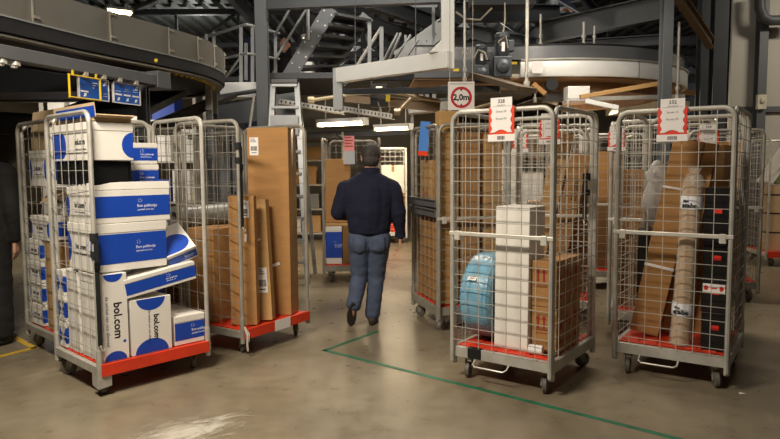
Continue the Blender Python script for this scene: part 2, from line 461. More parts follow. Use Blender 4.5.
_, ML['N'] = roll_container((1.25, 7.5), -.1, .72, .79, 'roll container with clear bags in the third row, seen through the mesh', front='gate', nv=7, dz=.09)
_, ML['O'] = roll_container((2.15, 7.3), -.1, .72, .79, 'roll container in the third row behind the slanting boards, seen through the mesh', front='gate', nv=7, dz=.09)
LOW += [ML[k_] for k_ in 'ABCKJ']
# extra steel plates on the dark container
e_root = [o for o in COL.objects if o.get('label', '').startswith('dark roll container')][0]
for z in (.99, 1.075):
    g = MB(); g.box(-.010, .006, .02, .71, z, z + .065); g.box(-.03, .0, .02, .71, z + .060, z + .070); g.build('side_plate', STEEL_P, e_root, False, .003)



B = ML['B']; DK = .232
G1 = 'white and blue parcels in the front left container'
put(shop_box(.17, .30, .555, 'narrow upright white parcel beside the black strap, its text running downwards', 'upright', G1), B, .128, .185, DK)
put(shop_box(.275, .26, .365, 'wide upright white parcel with two blue half discs, right of the narrow upright one', 'upright', G1), B, .372, .165, DK)
b_ = shop_box(.50, .20, .125, 'tilted flat parcel lying across the wide upright one', 'flat', G1, side=False); put(b_, B, .462, .130, .648, 0, 0, R(-8))
put(shop_box(.48, .40, .305, 'large blue banded parcel in the middle of the front left stack', 'flat', G1), B, .276, .270, .795)
put(shop_box(.51, .40, .225, 'slightly open parcel on the large one at the front edge', 'flat', G1, lidopen=R(5)), B, .296, .270, 1.103, R(-1))
b_ = shop_box(.20, .32, .10, 'white parcel tipped up at the right side of the front left stack', 'flat', G1, side=False); 
dq = MB(); dq.prism([(-.10, -.06)] + [(-.01 + .10 * math.sin(math.pi * i / 12), -.10 * math.cos(math.pi * i / 12)) for i in range(13)] + [(-.10, .10)], -.001, .001); dq = dq.build('blue_disc', BLUE, b_); dq.matrix_local = T(0, -.05, .1012) @ RX(R(90))
put(b_, B, .668, .225, .870, R(-6), R(27), R(-22))
put(shop_box(.225, .40, .20, 'low parcel on the red deck at the right front corner', 'flat', G1, side=False), B, .655, .245, DK)
put(shop_box(.27, .60, .235, 'long white parcel high at the left, blue half disc on its end', 'end', G1), B, .165, .345, 1.500, 0)
cr_ = MB(); cr_.box(-.12, .12, -.27, .27, 0, .012)
for x in (-.115, .115): cr_.box(x - .006, x + .006, -.27, .27, 0, .15)
for y in (-.264, .264): cr_.box(-.12, .12, y - .006, y + .006, 0, .15)
for i in range(9):
    for x in (-.125, .125): cr_.box(x - .006, x + .006, -.26 + i * .065 - .008, -.26 + i * .065 + .008, 0, .15)
cr_ = cr_.build('crate', BLACKP); tag(cr_, 'black plastic crate between the open parcel and the long white one', 'crate'); put(cr_, B, .165, .345, 1.346)
for i, (x, z, w_, h_, lb) in enumerate(((.53, .937, .36, .185, 'blue fronted parcel at the back right, lowest of the four'), (.54, 1.126, .34, .175, 'blue fronted parcel at the back right, second up of the four'),
                       (.53, 1.305, .33, .172, 'blue fronted parcel at the back right, third up of the four'), (.545, 1.481, .29, .15, 'blue fronted parcel topmost of the four at the back right'))):
    put(shop_box(w_, .20, h_, lb, 'flat', G1, side=False), B, x, .588, z)
put(shop_box(.30, .20, .70, 'tall parcel under the back right stack in the front left container', 'flat', G1, side=False), B, .56, .588, DK)
put(shop_box(.36, .18, .54, 'plain white parcel behind the narrow upright one, seen through the left mesh', 'upright', G1), B, .22, .455, DK)
for i, lb in enumerate(('blue ended parcel at the rear left, bottom one seen through the mesh', 'blue ended parcel at the rear left, second one seen through the mesh', 'blue ended parcel at the rear left, third one seen through the mesh')):
    put(shop_box(.34, .11, .175, lb, 'flat', G1, side=True), B, .20, .625, DK + i * .178)
# long flat carton with a raised printed flap, lying across the tops of two containers
gb = carton(.60, .24, .03, 'open carton with a raised blue flap, topmost in the front left container', KRAFT_IN, G1, tape=None)
gf = MB(); gf.box(-.30, .34, -.003, .003, 0, .085); gf.box(-.26, .34, -.0045, -.002, .0, .066, k=1); q = gf.build('raised_flap', [KRAFT_IN, BLUE], gb); q.matrix_local = T(0, -.12, .026) @ RX(R(6))
gf = MB(); gf.box(-.003, .003, -.12, .12, 0, .05); q = gf.build('end_flap', KRAFT_IN, gb); q.matrix_local = T(.30, 0, .026) @ RY(R(75))
gb.matrix_world = B @ T(.175, .345, 1.714) @ RZ(R(-90))

# black tensioning strap with buckle, hanging on the post
def strap(M, x, y, zt, zb, label):
    r_ = empty('lashing_strap', M @ T(x, y, zb), label, 'strap', 'lashing straps on the posts')
    L = zt - zb
    s = MB(); s.box(-.014, .014, -.004, 0, .03, L); s.build('webbing', STRAP, r_)
    for za, zb_ in ((L - .02, L + .03), (L - .12, L - .08)):
        s = MB(); s.lathe([(.020, za), (.025, za), (.025, zb_), (.020, zb_)], T(0, .024, 0), 14, closed=True); s.build('loop', STRAP, r_, True)
    s = MB(); s.box(-.017, .017, -.010, -.002, L * .72, L * .72 + .05); s.build('buckle', BLACKP, r_, False, .003)
    s = MB(); s.tube([(0, -.004, .035), (0, -.012, .02), (.008, -.014, .0), (.02, -.012, .002), (.022, -.008, .015)], .004, 6); s.build('hook', ZINC, r_, True)
strap(B, .016, -.008, 1.00, .30, 'black strap with buckle hanging on the front post of the nearest left container')
strap(ML['C'], .016, -.008, 1.58, .95, 'black strap hanging on the post beside the thin brown cartons')
strap(ML['F'], .690, .60, 1.34, 1.02, 'black strap hanging at the right side of the tyre container')

# ------------------------------------------------------------------ weathered container far left
A = ML['A']; G2 = 'parcels in the weathered left container'
put(carton(.34, .16, .66, 'brown carton standing behind the mesh of the weathered left container', CARD_L, G2), A, .21, .23, DK)
for i in range(4):
    lb = ['bottom white and blue parcel behind the brown carton, far left container', 'second white and blue parcel up behind the brown carton, far left container', 'third white and blue parcel up behind the brown carton, far left container', 'topmost of four white and blue parcels behind the brown carton, far left container'][i]
    put(shop_box(.40, .25, .165, lb, 'flat', G2), A, .23, .52, DK + i * .169)
put(shop_box(.42, .36, .18, 'white and blue parcel on the brown carton, weathered left container', 'flat', G2), A, .25, .40, .91)
tb = shop_box(.36, .30, .20, 'torn white parcel with a flap hanging out, middle of the weathered container', 'flat', G2)
q = MB(); q.add([(-.18, -.15, .19), (-.18, .15, .19), (-.30, .10, .08), (-.32, -.10, .12)], [(0, 1, 2, 3)]); q.add([(-.18, -.15, .186), (-.18, .15, .186), (-.30, .10, .076), (-.32, -.10, .116)], [(3, 2, 1, 0)]); q.build('torn_flap', KRAFT_IN, tb)
put(tb, A, .37, .38, 1.095, R(0), R(3))
put(shop_box(.44, .34, .27, 'white and blue parcel high in the weathered left container', 'flat', G2), A, .27, .40, 1.32)

ob = carton(.33, .48, .11, 'open kraft carton topmost in the weathered left container', KRAFT_IN, G2, tape=None)
q = MB(); q.box(-.003, .003, -.24, .24, 0, .19); q = q.build('side_flap', KRAFT_IN, ob); q.matrix_local = T(-.165, 0, .108) @ RY(R(8))
q = MB(); q.box(-.165, .165, -.003, .003, 0, .13); q = q.build('front_flap', WHITE_C, ob); q.matrix_local = T(0, -.24, .108) @ RX(R(-8))
put(ob, A, .245, .37, 1.594)
# ------------------------------------------------------------------ container with tall brown cartons
C = ML['C']; G3 = 'cartons in the open container of tall brown cartons'
tall = carton(.35, .20, 1.54, 'tallest brown carton, taller than its container, white label at its upper left', CARD, G3, tape='top')
barcode_label(tall, .075, .145, T(-.115, -.1012, 1.39))
q = MB(); q.box(-.012, .012, 0, .003, -.035, .035); q = q.build('white_tape', PAPER, tall); q.matrix_local = T(.05, -.1035, .42) @ RY(R(70))
put(tall, C, .594, .218, DK, R(-67.4))
t1 = carton(.20, .085, 1.00, 'thin upright brown carton with a white label at its top, by the strap', CARD, G3, tape=None)
barcode_label(t1, .06, .13, T(.03, -.0437, .90)); q = MB(); q.box(-.008, .008, 0, .003, -.03, .03); q = q.build('white_tape', PAPER, t1); q.matrix_local = T(.03, -.0455, .68)
put(t1, C, .155, .120, DK + .005, R(-60), R(1.5))
t2 = carton(.17, .10, .96, 'leaning narrow brown carton with a large white label near its foot', CARD_L, G3, tape=None)
barcode_label(t2, .085, .20, T(.02, -.0512, .32)); q = MB(); q.box(-.009, .009, 0, .003, -.04, .04); q = q.build('white_tape', PAPER, t2); q.matrix_local = T(-.01, -.0535, .63) @ RY(R(60))
text_obj('lettering', 'EDGER', .06, BLACK_INK, t2, T(-.045, -.0508, .62) @ RY(R(-90)) @ FRONT)
put(t2, C, .335, .105, DK + .004, R(-62), R(-3), R(-3))
put(carton(.30, .30, .74, 'wide brown carton at the rear left of the open container, behind the mesh', CARD, G3, tape='top'), C, .22, .52, DK)
put(carton(.14, .22, .66, 'narrow brown carton wedged beside the wide one, behind the mesh', CARD_L, G3, tape='top'), C, .45, .55, DK)
put(carton(.16, .16, .80, 'brown carton behind the tallest one, rear right of its container', CARD_D, G3, tape='top'), C, .68, .60, DK)
c_root = [o for o in COL.objects if o.get('label', '').startswith('open roll container')][0]
q = MB(); q.box(.34, .52, -.0145, -.0125, .128, .212); q = q.build('deck_label', PAPER, c_root)
q = MB(); q.tube([(.016, -.004, .23), (.02, -.03, .17), (.01, -.035, .10), (.02, -.03, .05)], .008, 6); q.tube([(.016, -.004, .23), (.035, -.03, .18), (.03, -.03, .12)], .007, 6)
tag(q.build('rag', mat('white_rag', (190, 182, 170), .9, 0, .1, 20), None, True), 'white rag tied to the foot of the post of the tall carton container', 'rag').matrix_world = C

# nearly empty container behind
K = ML['K']
q = MB(); q.lathe([(.05, 0), (.10, 0), (.10, .68), (.05, .68)], RY(R(90)), 24, closed=True)
put(tag(q.build('plastic_roll', mat('grey_film_roll', (150, 147, 140), .35, 0, .1, 6), None, True), 'grey film roll lying in the nearly empty container', 'roll'), K, .055, .22, 1.005)
put(carton(.70, .62, .55, 'dark brown carton low in the nearly empty container', CARD_D, None, tape='top'), K, .395, .345, DK)
put(carton(.68, .30, .12, 'flat carton under the grey film roll', CARD, None, tape='top'), K, .395, .22, DK + .552)
put(shop_box(.16, .14, .17, 'small blue and white box beside the grey film roll', 'flat', None, side=False), K, .52, .50, DK + .552, R(30))

# ------------------------------------------------------------------ container with the tyre
Fm = ML['F']
f_root = [o for o in COL.objects if o.get('label', '').startswith('roll container with a tall white box')][0]
q = MB(); q.box(.125, .225, -.006, .03, .152, .224); q.build('corner_clip', BLACKP, f_root, False, .006)
# tyre in blue film
ty = empty('tyre_package', Fm @ T(.146, .303, DK) @ RZ(R(2)), 'tyre wrapped in light blue film, leaning beside the tall white box', 'tyre')
tm = T(0, 0, .302) @ RY(R(90))
prof = [(.19, -.085), (.21, -.105), (.265, -.105), (.283, -.085), (.287, 0), (.283, .085), (.265, .105), (.21, .105), (.19, .085)]
q = MB(); q.lathe([(r, z) for r, z in prof], tm, 40, closed=True)
tre = q.build('tyre', BLACKR, ty, True)
FILM = mat('blue_film', (112, 158, 182), .3, 0, .16, 14, .5, 26)
q = MB()
pr2 = [(.205, -.109), (.267, -.110), (.288, -.088), (.2925, 0), (.288, .088), (.267, .108)]
q.lathe(pr2, tm, 48)
fm = q.mesh('film', FILM, True)
for v_ in fm.vertices:
    n_ = noise.noise(v_.co * 22) * .006
    c_ = v_.co - V((v_.co.x, 0, .302)); v_.co += c_.normalized() * abs(n_)
o = bpy.data.objects.new('blue_film', fm); COL.objects.link(o); o.parent = ty
barcode_label(ty, .06, .12, T(-.02, -.225, .475) @ RX(R(-52)), name='white_label')
q = MB(); q.box(-.03, .03, -.002, 0, -.03, .03); q = q.build('orange_sticker', ORANGE, ty); q.matrix_local = T(.035, -.165, .532) @ RX(R(-58))
G4 = 'boxes in the tyre container'
wb = carton(.235, .25, .925, 'tall plain white box standing in the middle of the tyre container', WHITE_C, G4, tape=None)
put(wb, Fm, .392, .215, DK + .005, R(0), 0, R(.5))
def arrow_box(lb, z, rz):
    o = carton(.165, .42, .295, lb, CARD, G4, tape='top')
    for x in (-.040, .0):
        a = MB(); a.prism([(x - .006, .16), (x + .006, .16), (x + .006, .215), (x + .018, .215), (x, .245), (x - .018, .215), (x - .006, .215)], -.2122, -.2104); a.build('arrow_print', RED_INK, o)
    for bx in ((-.060, .02, .148, .153), (.045, .075, .17, .20), (.045, .075, .21, .24)):
        a = MB(); a.box(bx[0], bx[1], -.2122, -.2104, bx[2], bx[3]); a.build('red_print', RED_INK, o)
    for i in range(4):
        for z0, z1 in ((.15 + (i % 2) * .03, .20 + (i % 2) * .03), (.06, .085)):
            a = MB(); a.box(.0823, .0842, -.17 + i * .09, -.12 + i * .09, z0, z1); a.build('red_print', RED_INK, o)
    text_obj('lettering', 'THIS SIDE UP', .014, RED_INK, o, T(-.022, -.2112, .128) @ FRONT)
    put(o, Fm, .606, .335, z, rz)
arrow_box('lower brown box with red up arrows beside the tall white box', DK, 0)
arrow_box('upper brown box with red up arrows beside the tall white box', DK + .298, R(-1))
q = MB(); q.lathe([(.012, -.045), (.03, -.045), (.03, .045), (.012, .045)], RY(R(90)), 18, closed=True)
put(tag(q.build('paper_roll', PAPER, None, True), 'small white roll lying on the red deck before the arrow boxes', 'roll'), Fm, .575, .075, DK + .031, R(6))
sign_card(Fm @ T(.382, -.045, 1.575), '328', ('Goederen', 'Straat 09', 'Route 09'), 'white route card 328 in an orange holder on the tyre container')

# black and white film clutter
# ------------------------------------------------------------------ container with slanting boards
Hm = ML['H']; G5 = 'goods in the container of slanting boards'
bd = carton(.19, .07, 1.36, 'wide brown board leaning to the right, white band across it', CARD, G5, tape=None)
q = MB(); q.box(-.096, .096, -.0362, .036, .47, .49); q.build('white_band', PAPER, bd)
q = MB(); q.box(-.096, .096, -.0362, .036, 1.02, 1.035); q.build('white_band', PAPER, bd)
put(bd, Hm, .155, .245, DK + .019, R(2), R(-2), R(10.5))
put(carton(.13, .06, 1.34, 'narrow brown board leaning behind the white banded one', CARD, G5, tape=None), Hm, .292, .372, DK + .014, R(0), R(-1), R(9))
tb = empty('wrapped_tube', Hm @ T(.410, .122, DK + .005) @ RY(R(2.8)), 'brown tube wrapped in clear film with black printed bands', 'tube', G5)
q = MB(); q.lathe([(0, .003), (.062, .003), (.062, 1.05), (0, 1.05)], None, 24); q.build('tube', CARD_L, tb, True)
FILMC = mat('clear_film', (226, 222, 214), .18, 0, 0, 1, .35, 30, alpha=.28)
q = MB(); q.lathe([(.0, .0), (.071, .0), (.073, .05), (.067, .20), (.066, .9), (.068, 1.06), (.05, 1.12), (.03, 1.13), (.045, 1.17)], None, 24)
fm = q.mesh('film', FILMC, True)
for v_ in fm.vertices:
    if v_.co.length > .07: v_.co += V((v_.co.x, v_.co.y, 0)) * noise.noise(v_.co * 30) * .06
o = bpy.data.objects.new('clear_film', fm); COL.objects.link(o); o.parent = tb
for z in (.20, .90):
    q = MB(); q.lathe([(.0665, z), (.0690, z), (.0690, z + .085), (.0665, z + .065)], None, 24, closed=True); q.build('printed_band', WHITE_INK, tb, True)
    text_obj('lettering', 'stabo', .042, BLACK_INK, tb, T(.0, -.0694, z + .024) @ FRONT, bold=.002)
    text_obj('lettering', 'film', .022, BLACK_INK, tb, T(-.025, -.0694, z + .052) @ FRONT, bold=.001)
def black_box(lb, z, h, rz, lab=False):
    o = carton(.148, .26, h, lb, mat('black_glossy_box', (26, 24, 24), .3, 0, .1, 8), G5, tape=None)
    q = MB(); q.box(-.015, .03, -.1325, -.130, h * .55, h * .55 + .03); q.build('red_sticker', mat('red_sticker', (220, 44, 28), .5, 0, 0), o)
    if lab:
        q = MB(); q.box(-.065, .065, -.133, -.130, h - .085, h - .03); q = q.build('white_label', PAPER, o)
        q2 = MB()
        for x in (-.045, .045): q2.ell((x, -.1334, h - .058), .013, .0008, .016, nu=10, nv=6)
        q2.box(-.02, .02, -.1338, -.1328, h - .062, h - .054); q2.build('red_print', mat('red_sticker', (220, 44, 28)), q)
    put(o, Hm, .613, .20, z, rz)
black_box('bottom black box in the stack at the right gate side', DK, .245, R(1))
black_box('black box with a white label, second from the bottom at the right', DK + .247, .215, R(-2), True)
black_box('black box third from the bottom, red sticker, wrapped in film', DK + .464, .22, R(1))
black_box('topmost black box in the right stack of four', DK + .686, .36, R(-1))
put(carton(.22, .20, 1.08, 'large brown carton behind the wrapped tube', CARD, G5, tape='top'), Hm, .50, .60, DK, R(4))
put(carton(.20, .22, .24, 'brown carton upright on the large one behind the tube', CARD_L, G5, tape='front'), Hm, .50, .60, DK + 1.086, R(-4))
bag = MB(); bag.ell((0, 0, .25), .095, .085, .25)
me = bag.mesh('bag', mat('white_film_bag', (196, 192, 188), .3, 0, .08, 6, .4, 20), True)
for v_ in me.vertices: v_.co += V((v_.co.x, v_.co.y, 0)) * noise.noise(v_.co * 14) * .5
o = bpy.data.objects.new('film_bag', me); COL.objects.link(o); tag(o, 'crumpled white film bag standing on the black box at the left', 'bag', G5); put(o, Hm, .15, .55, .962)
put(carton(.20, .22, .73, 'black carton under the crumpled film bag, rear left', mat('black_glossy_box', (26, 24, 24)), G5, tape=None), Hm, .15, .55, DK)
q = MB(); q.box(-.08, .02, -.112, -.110, .2, .32); q = q.build('orange_red_label', ORANGE, [x for x in COL.objects if x.get('label', '').startswith('black carton under')][0])
sign_card(Hm @ T(.355, -.045, 1.57), '332', ('Nieuwland', 'Straat 10', 'Route 09'), 'white route card 332 in a red holder on the boards container', mat('red_holder', (224, 52, 30), .42, 0, .05, 9))

# ------------------------------------------------------------------ second and third rows
Mm = ML['M']; G6 = 'cartons in the second row'
sign_card(Mm @ T(.055, -.045, 1.54), '330', ('Goederen', 'Straat 10', 'Route 09'), 'route card seen between the two front right containers, second row left', s=.64)
sign_card(Mm @ T(.72, -.045, 1.50), '334', ('Goederen', 'Straat 10', 'Route 09'), 'route card at the right end of the second row, behind the black boxes', s=.75)
put(carton(.36, .40, .60, 'brown carton low in the second row behind the slanting boards', CARD_D, G6, tape='top'), Mm, .23, .40, DK)
put(carton(.30, .36, .55, 'brown carton stacked in the second row behind the slanting boards', CARD, G6, tape='top'), Mm, .24, .42, DK + .603)
put(carton(.28, .42, .95, 'upright brown carton at the right of the second row', CARD_D, G6, tape='front'), Mm, .59, .42, DK)
Lm = ML['L']; G7 = 'leaning cartons behind the tyre container'
sign_card(Lm @ T(.285, -.045, 1.61), '324', ('Goederen', 'Straat 09', 'Route 09'), 'route card behind the mesh of the tyre container, right half')
for i, (x, yy, ry, hh, lb, mm) in enumerate(((.13, .30, 12, 1.50, 'long printed brown carton leaning right, left of the two behind the tyre container', CARD_L), (.30, .13, 12, 1.30, 'long printed brown carton leaning right, right of the two behind the tyre container', CARD))):
    o = carton(.15, .14, hh, lb, mm, G7, tape=None)
    text_obj('lettering', 'EDGER', .06, BLACK_INK, o, T(.02, -.0712, hh * .75) @ RY(R(-90)) @ FRONT)
    put(o, Lm, x, yy, DK + .018, 0, 0, R(ry))
put(carton(.28, .34, .85, 'wide brown carton at the rear of the leaning ones', CARD_D, G7, tape='top'), Lm, .25, .56, DK)
put(carton(.24, .34, 1.15, 'tall brown carton at the rear right of the leaning ones', CARD_D, G7, tape='top'), Lm, .54, .56, DK)
Em = ML['E']; G8 = 'cartons in the dark container'
put(carton(.30, .46, .70, 'large brown carton low in the dark container right of the man', CARD, G8, tape='top'), Em, .20, .44, DK)
b_ = carton(.26, .30, .42, 'brown carton with red print in the upper half of the dark container', CARD_L, G8, tape='top')
text_obj('lettering', 'Dixa', .09, RED_INK, b_, T(-.1306, 0, .12) @ SIDE_L); put(b_, Em, .19, .48, 1.06)
put(carton(.26, .24, .12, 'flat carton between the two brown ones in the dark container', CARD_D, G8, tape='top'), Em, .19, .48, DK + .702)
put(carton(.17, .12, 1.655, 'tallest brown board in the dark container, rising above its bar', CARD_L, G8, tape=None), Em, .130, .105, DK + .003)
put(carton(.17, .12, 1.54, 'brown board second from the left at the front of the dark container', CARD, G8, tape=None), Em, .325, .105, DK + .003)
put(carton(.17, .14, 1.48, 'brown board third from the left at the front of the dark container', CARD_L, G8, tape='front'), Em, .54, .13, DK + .003)
put(carton(.20, .30, 1.2, 'tall brown carton at the rear right of the dark container', CARD_D, G8, tape='front'), Em, .52, .45, DK)
q = empty('hanging_tag', Em @ T(-.012, .33, 1.52) @ RZ(R(-50)) @ RY(R(6)), 'blue and red tag clipped to the top of the dark container', 'tag')
g = MB(); g.box(-.05, .05, -.004, 0, .03, .30); g.build('tag_sheet', mat('light_blue_sheet', (70, 128, 204), .5, 0, .04, 8), q); g = MB(); g.box(-.05, .05, -.0045, .0005, 0, .04); g.build('tag_foot', ORANGE, q)
Im = ML['I']
put(carton(.34, .05, 1.42, 'brown board leaning at the top of the container right of the black boxes', CARD, None, tape='band'), Im, .30, .30, DK + .02, 0, R(-2), R(5))
put(carton(.50, .36, .80, 'brown carton low in the container right of the black boxes', CARD_D, None, tape='top'), Im, .38, .56, DK)
Dm = ML['D']
o = carton(.30, .36, .78, 'tall brown carton upright in the container ahead of the man, small blue mark', CARD, None, tape='top')
q = MB(); q.ell((-.05, -.1806, .17), .012, .0008, .012, nu=10, nv=6); q.box(-.03, .03, -.1812, -.1802, .165, .176); q.build('blue_mark', BLUE, o)
put(o, Dm, .19, .25, .745)
put(shop_box(.20, .30, .47, 'blue and white box on the red deck ahead of the man', 'flat', None, side=False), Dm, .135, .22, DK)
put(carton(.20, .32, .47, 'brown carton beside the blue and white box ahead of the man', CARD_D, None, tape='top'), Dm, .345, .22, DK)
put(carton(.44, .36, .036, 'flat brown board under the tall carton ahead of the man', CARD_L, None, tape=None), Dm, .25, .24, DK + .473)
put(carton(.22, .30, .62, 'white carton right of the tall carton ahead of the man', WHITE_C, None, tape='front'), Dm, .58, .30, DK)
put(carton(.20, .26, .40, 'brown carton on the white carton ahead of the man', CARD_D, None, tape='front'), Dm, .58, .30, DK + .623)
q = empty('notice_card', Dm @ T(.34, .0, 1.52), 'pink paper notice on the top bar ahead of the man', 'sign')
g = MB(); g.box(-.065, .065, -.004, 0, .10, .28); g.build('notice_sheet', PINKP, q)
g = MB(); [g.box(-.05, .05 - .02 * (i % 2), -.005, -.0038, .15 + .035 * i, .162 + .035 * i) for i in range(4)]; g.build('print', RED_INK, q)
g = MB(); g.box(-.07, .07, -.003, .001, -.06, .10); g.build('card_pocket', mat('clear_pocket', (200, 202, 206), .25, 0, 0, alpha=.6), q)
Pm = ML['P']
put(carton(.42, .36, .46, 'white box in the white container at the far end of the aisle', WHITE_C, None, tape='front'), Pm, .46, .24, 1.0)
put(carton(.48, .40, .30, 'brown carton under the white box at the far end of the aisle', CARD, None, tape='top'), Pm, .45, .26, .698)
put(carton(.50, .42, .22, 'blue crate in the white container at the far end of the aisle', BLUE, None, tape=None, name='crate', cat='crate'), Pm, .44, .27, .474)
put(carton(.50, .42, .24, 'red crate low in the white container at the far end of the aisle', ORANGE, None, tape=None, name='crate', cat='crate'), Pm, .44, .27, DK)
Jm = ML['J']
jr = empty('strapped_roll', Jm @ T(.22, .30, DK - .025), 'pale brown strapped roll standing in the container at the right edge', 'roll')
q = MB(); q.lathe([(0, 0), (.17, 0), (.17, .92), (0, .92)], None, 28); q.build('roll', mat('pale_paper_roll', (196, 164, 124), .7, 0, .06, 6), jr, True)
for z in (.25, .52, .78):
    q = MB(); q.lathe([(.170, z), (.1725, z), (.1725, z + .02), (.170, z + .02)], None, 28, closed=True); q.build('strap_band', BLACK_INK, jr, True)
put(carton(.26, .40, .88, 'brown carton beside the strapped roll at the right edge', CARD_L, None, tape='top'), Jm, .58, .34, DK)
for i, (mm, x, lb) in enumerate(((WHITE_C, .40, 'white board leaning above the strapped roll'), (mat('olive_board', (116, 126, 78), .6), .52, 'olive green board leaning above the strapped roll'), (PINKP, .66, 'pink edged board leaning above the strapped roll'))):
    q = MB(); q.box(-.03, .03, -.20, .20, 0, .68); o = q.build('panel_board', mm, None, False, .004); tag(o, lb, 'board', 'boards above the strapped roll')
    put(o, Jm, .10 + i * .08, .35, DK + .955, 0, 0, R(32))
q = empty('notice_card', Jm @ T(.30, -.01, 1.62), 'pink notice on the container at the right edge', 'sign'); g = MB(); g.box(-.14, .14, -.004, 0, 0, .12); g.build('notice_sheet', PINKP, q)
g = MB(); [g.box(-.10, .10 - .03 * (i % 2), -.005, -.0038, .02 + .03 * i, .032 + .03 * i) for i in range(3)]; g.build('print', RED_INK, q)
Nm = ML['N']; Om = ML['O']
sign_card(Nm @ T(.26, -.045, 1.58), '326', ('Goederen', 'Straat 09', 'Route 09'), 'small far route card in the third row, seen through the tyre container')
put(carton(.50, .40, .60, 'white plastic wrapped load in the third row', mat('white_film_bag', (196, 192, 188)), None, tape='band', name='wrapped_load', cat='load'), Nm, .36, .40, DK)
put(carton(.30, .30, .50, 'pale carton on the wrapped load in the third row', WHITE_C, None, tape='top'), Nm, .42, .42, DK + .606)
put(carton(.22, .30, .78, 'white film wrapped bundle at the left of the third row', WHITE_C, None, tape=None, name='wrapped_load', cat='load'), Nm, .15, .42, DK + .606)
put(carton(.52, .50, .80, 'brown carton in the third row container behind the boards', CARD_D, None, tape='top'), Om, .36, .40, DK)
put(carton(.40, .40, .55, 'upper brown carton in the third row container behind the boards', CARD, None, tape='top'), Om, .34, .42, DK + .803)
# ------------------------------------------------------------------ setting
def struct(name, mb, m_, label=None, bevel=0, smooth=False):
    o = mb.build(name, m_, None, smooth, bevel); o['kind'] = 'structure'
    o['label'] = label or name.replace('_', ' ')
    return o
fm = bpy.data.materials.new('concrete_floor'); fm.use_nodes = True
nt = fm.node_tree; b = nt.nodes['Principled BSDF']; L_ = nt.links.new
tc = nt.nodes.new('ShaderNodeTexCoord')
n1 = nt.nodes.new('ShaderNodeTexNoise'); n1.inputs['Scale'].default_value = .9; n1.inputs['Detail'].default_value = 8; n1.inputs['Roughness'].default_value = .65
n2 = nt.nodes.new('ShaderNodeTexNoise'); n2.inputs['Scale'].default_value = 7; n2.inputs['Detail'].default_value = 6
n3 = nt.nodes.new('ShaderNodeTexVoronoi'); n3.inputs['Scale'].default_value = 2.3
for n_ in (n1, n2, n3): L_(tc.outputs['Object'], n_.inputs['Vector'])
cr = nt.nodes.new('ShaderNodeValToRGB'); e = cr.color_ramp.elements
e[0].position = .32; e[0].color = lin((112, 101, 82)) + (1,); e[1].position = .68; e[1].color = lin((146, 134, 112)) + (1,)
L_(n1.outputs['Fac'], cr.inputs['Fac'])
mx = nt.nodes.new('ShaderNodeMix'); mx.data_type = 'RGBA'; mx.blend_type = 'MULTIPLY'; mx.inputs['Factor'].default_value = .35
L_(cr.outputs['Color'], mx.inputs[6]); L_(n2.outputs['Color'], mx.inputs[7])
n2c = nt.nodes.new('ShaderNodeValToRGB'); n2c.color_ramp.elements[0].position = .35; n2c.color_ramp.elements[0].color = (.55, .54, .52, 1); n2c.color_ramp.elements[1].position = .6
L_(n2.outputs['Fac'], n2c.inputs['Fac']); L_(n2c.outputs['Color'], mx.inputs[7])
# small dark spots trodden into the floor
sp = nt.nodes.new('ShaderNodeValToRGB'); sp.color_ramp.elements[0].position = .03; sp.color_ramp.elements[0].color = (.35, .33, .3, 1); sp.color_ramp.elements[1].position = .06
L_(n3.outputs['Distance'], sp.inputs['Fac'])
mx2 = nt.nodes.new('ShaderNodeMix'); mx2.data_type = 'RGBA'; mx2.blend_type = 'MULTIPLY'; mx2.inputs['Factor'].default_value = .5
L_(mx.outputs[2], mx2.inputs[6]); L_(sp.outputs['Color'], mx2.inputs[7]); L_(mx2.outputs[2], b.inputs['Base Color'])
rr = nt.nodes.new('ShaderNodeMapRange'); rr.inputs['To Min'].default_value = .20; rr.inputs['To Max'].default_value = .42
L_(n2.outputs['Fac'], rr.inputs['Value']); L_(rr.outputs['Result'], b.inputs['Roughness'])
bp = nt.nodes.new('ShaderNodeBump'); bp.inputs['Strength'].default_value = .06; L_(n2.outputs['Fac'], bp.inputs['Height']); L_(bp.outputs['Normal'], b.inputs['Normal'])
struct('floor', MB().box(-14, 12, -3, 31, -.1, 0), fm, 'worn grey beige concrete floor')
struct('wall_back', MB().box(-14, 12, 30.5, 30.7, 0, 6), CONCR, 'beige back wall')
struct('wall_left', MB().box(-14.2, -14, -3, 31, 0, 6), CONCR, 'left hall wall')
# right wall of insulated grey panels
WALLP = mat('grey_wall_panel', (172, 166, 154), .55, .1, .04, 1.5)
q = MB(); x = 5.27
while x < 10.5:
    q.box(x, x + 1.09, 10.05, 10.2, 0, 6); x += 1.1
q.box(5.27, 11.5, 10.1, 10.22, 0, 6)
struct('wall_right', q, WALLP, 'grey panelled wall at the right')
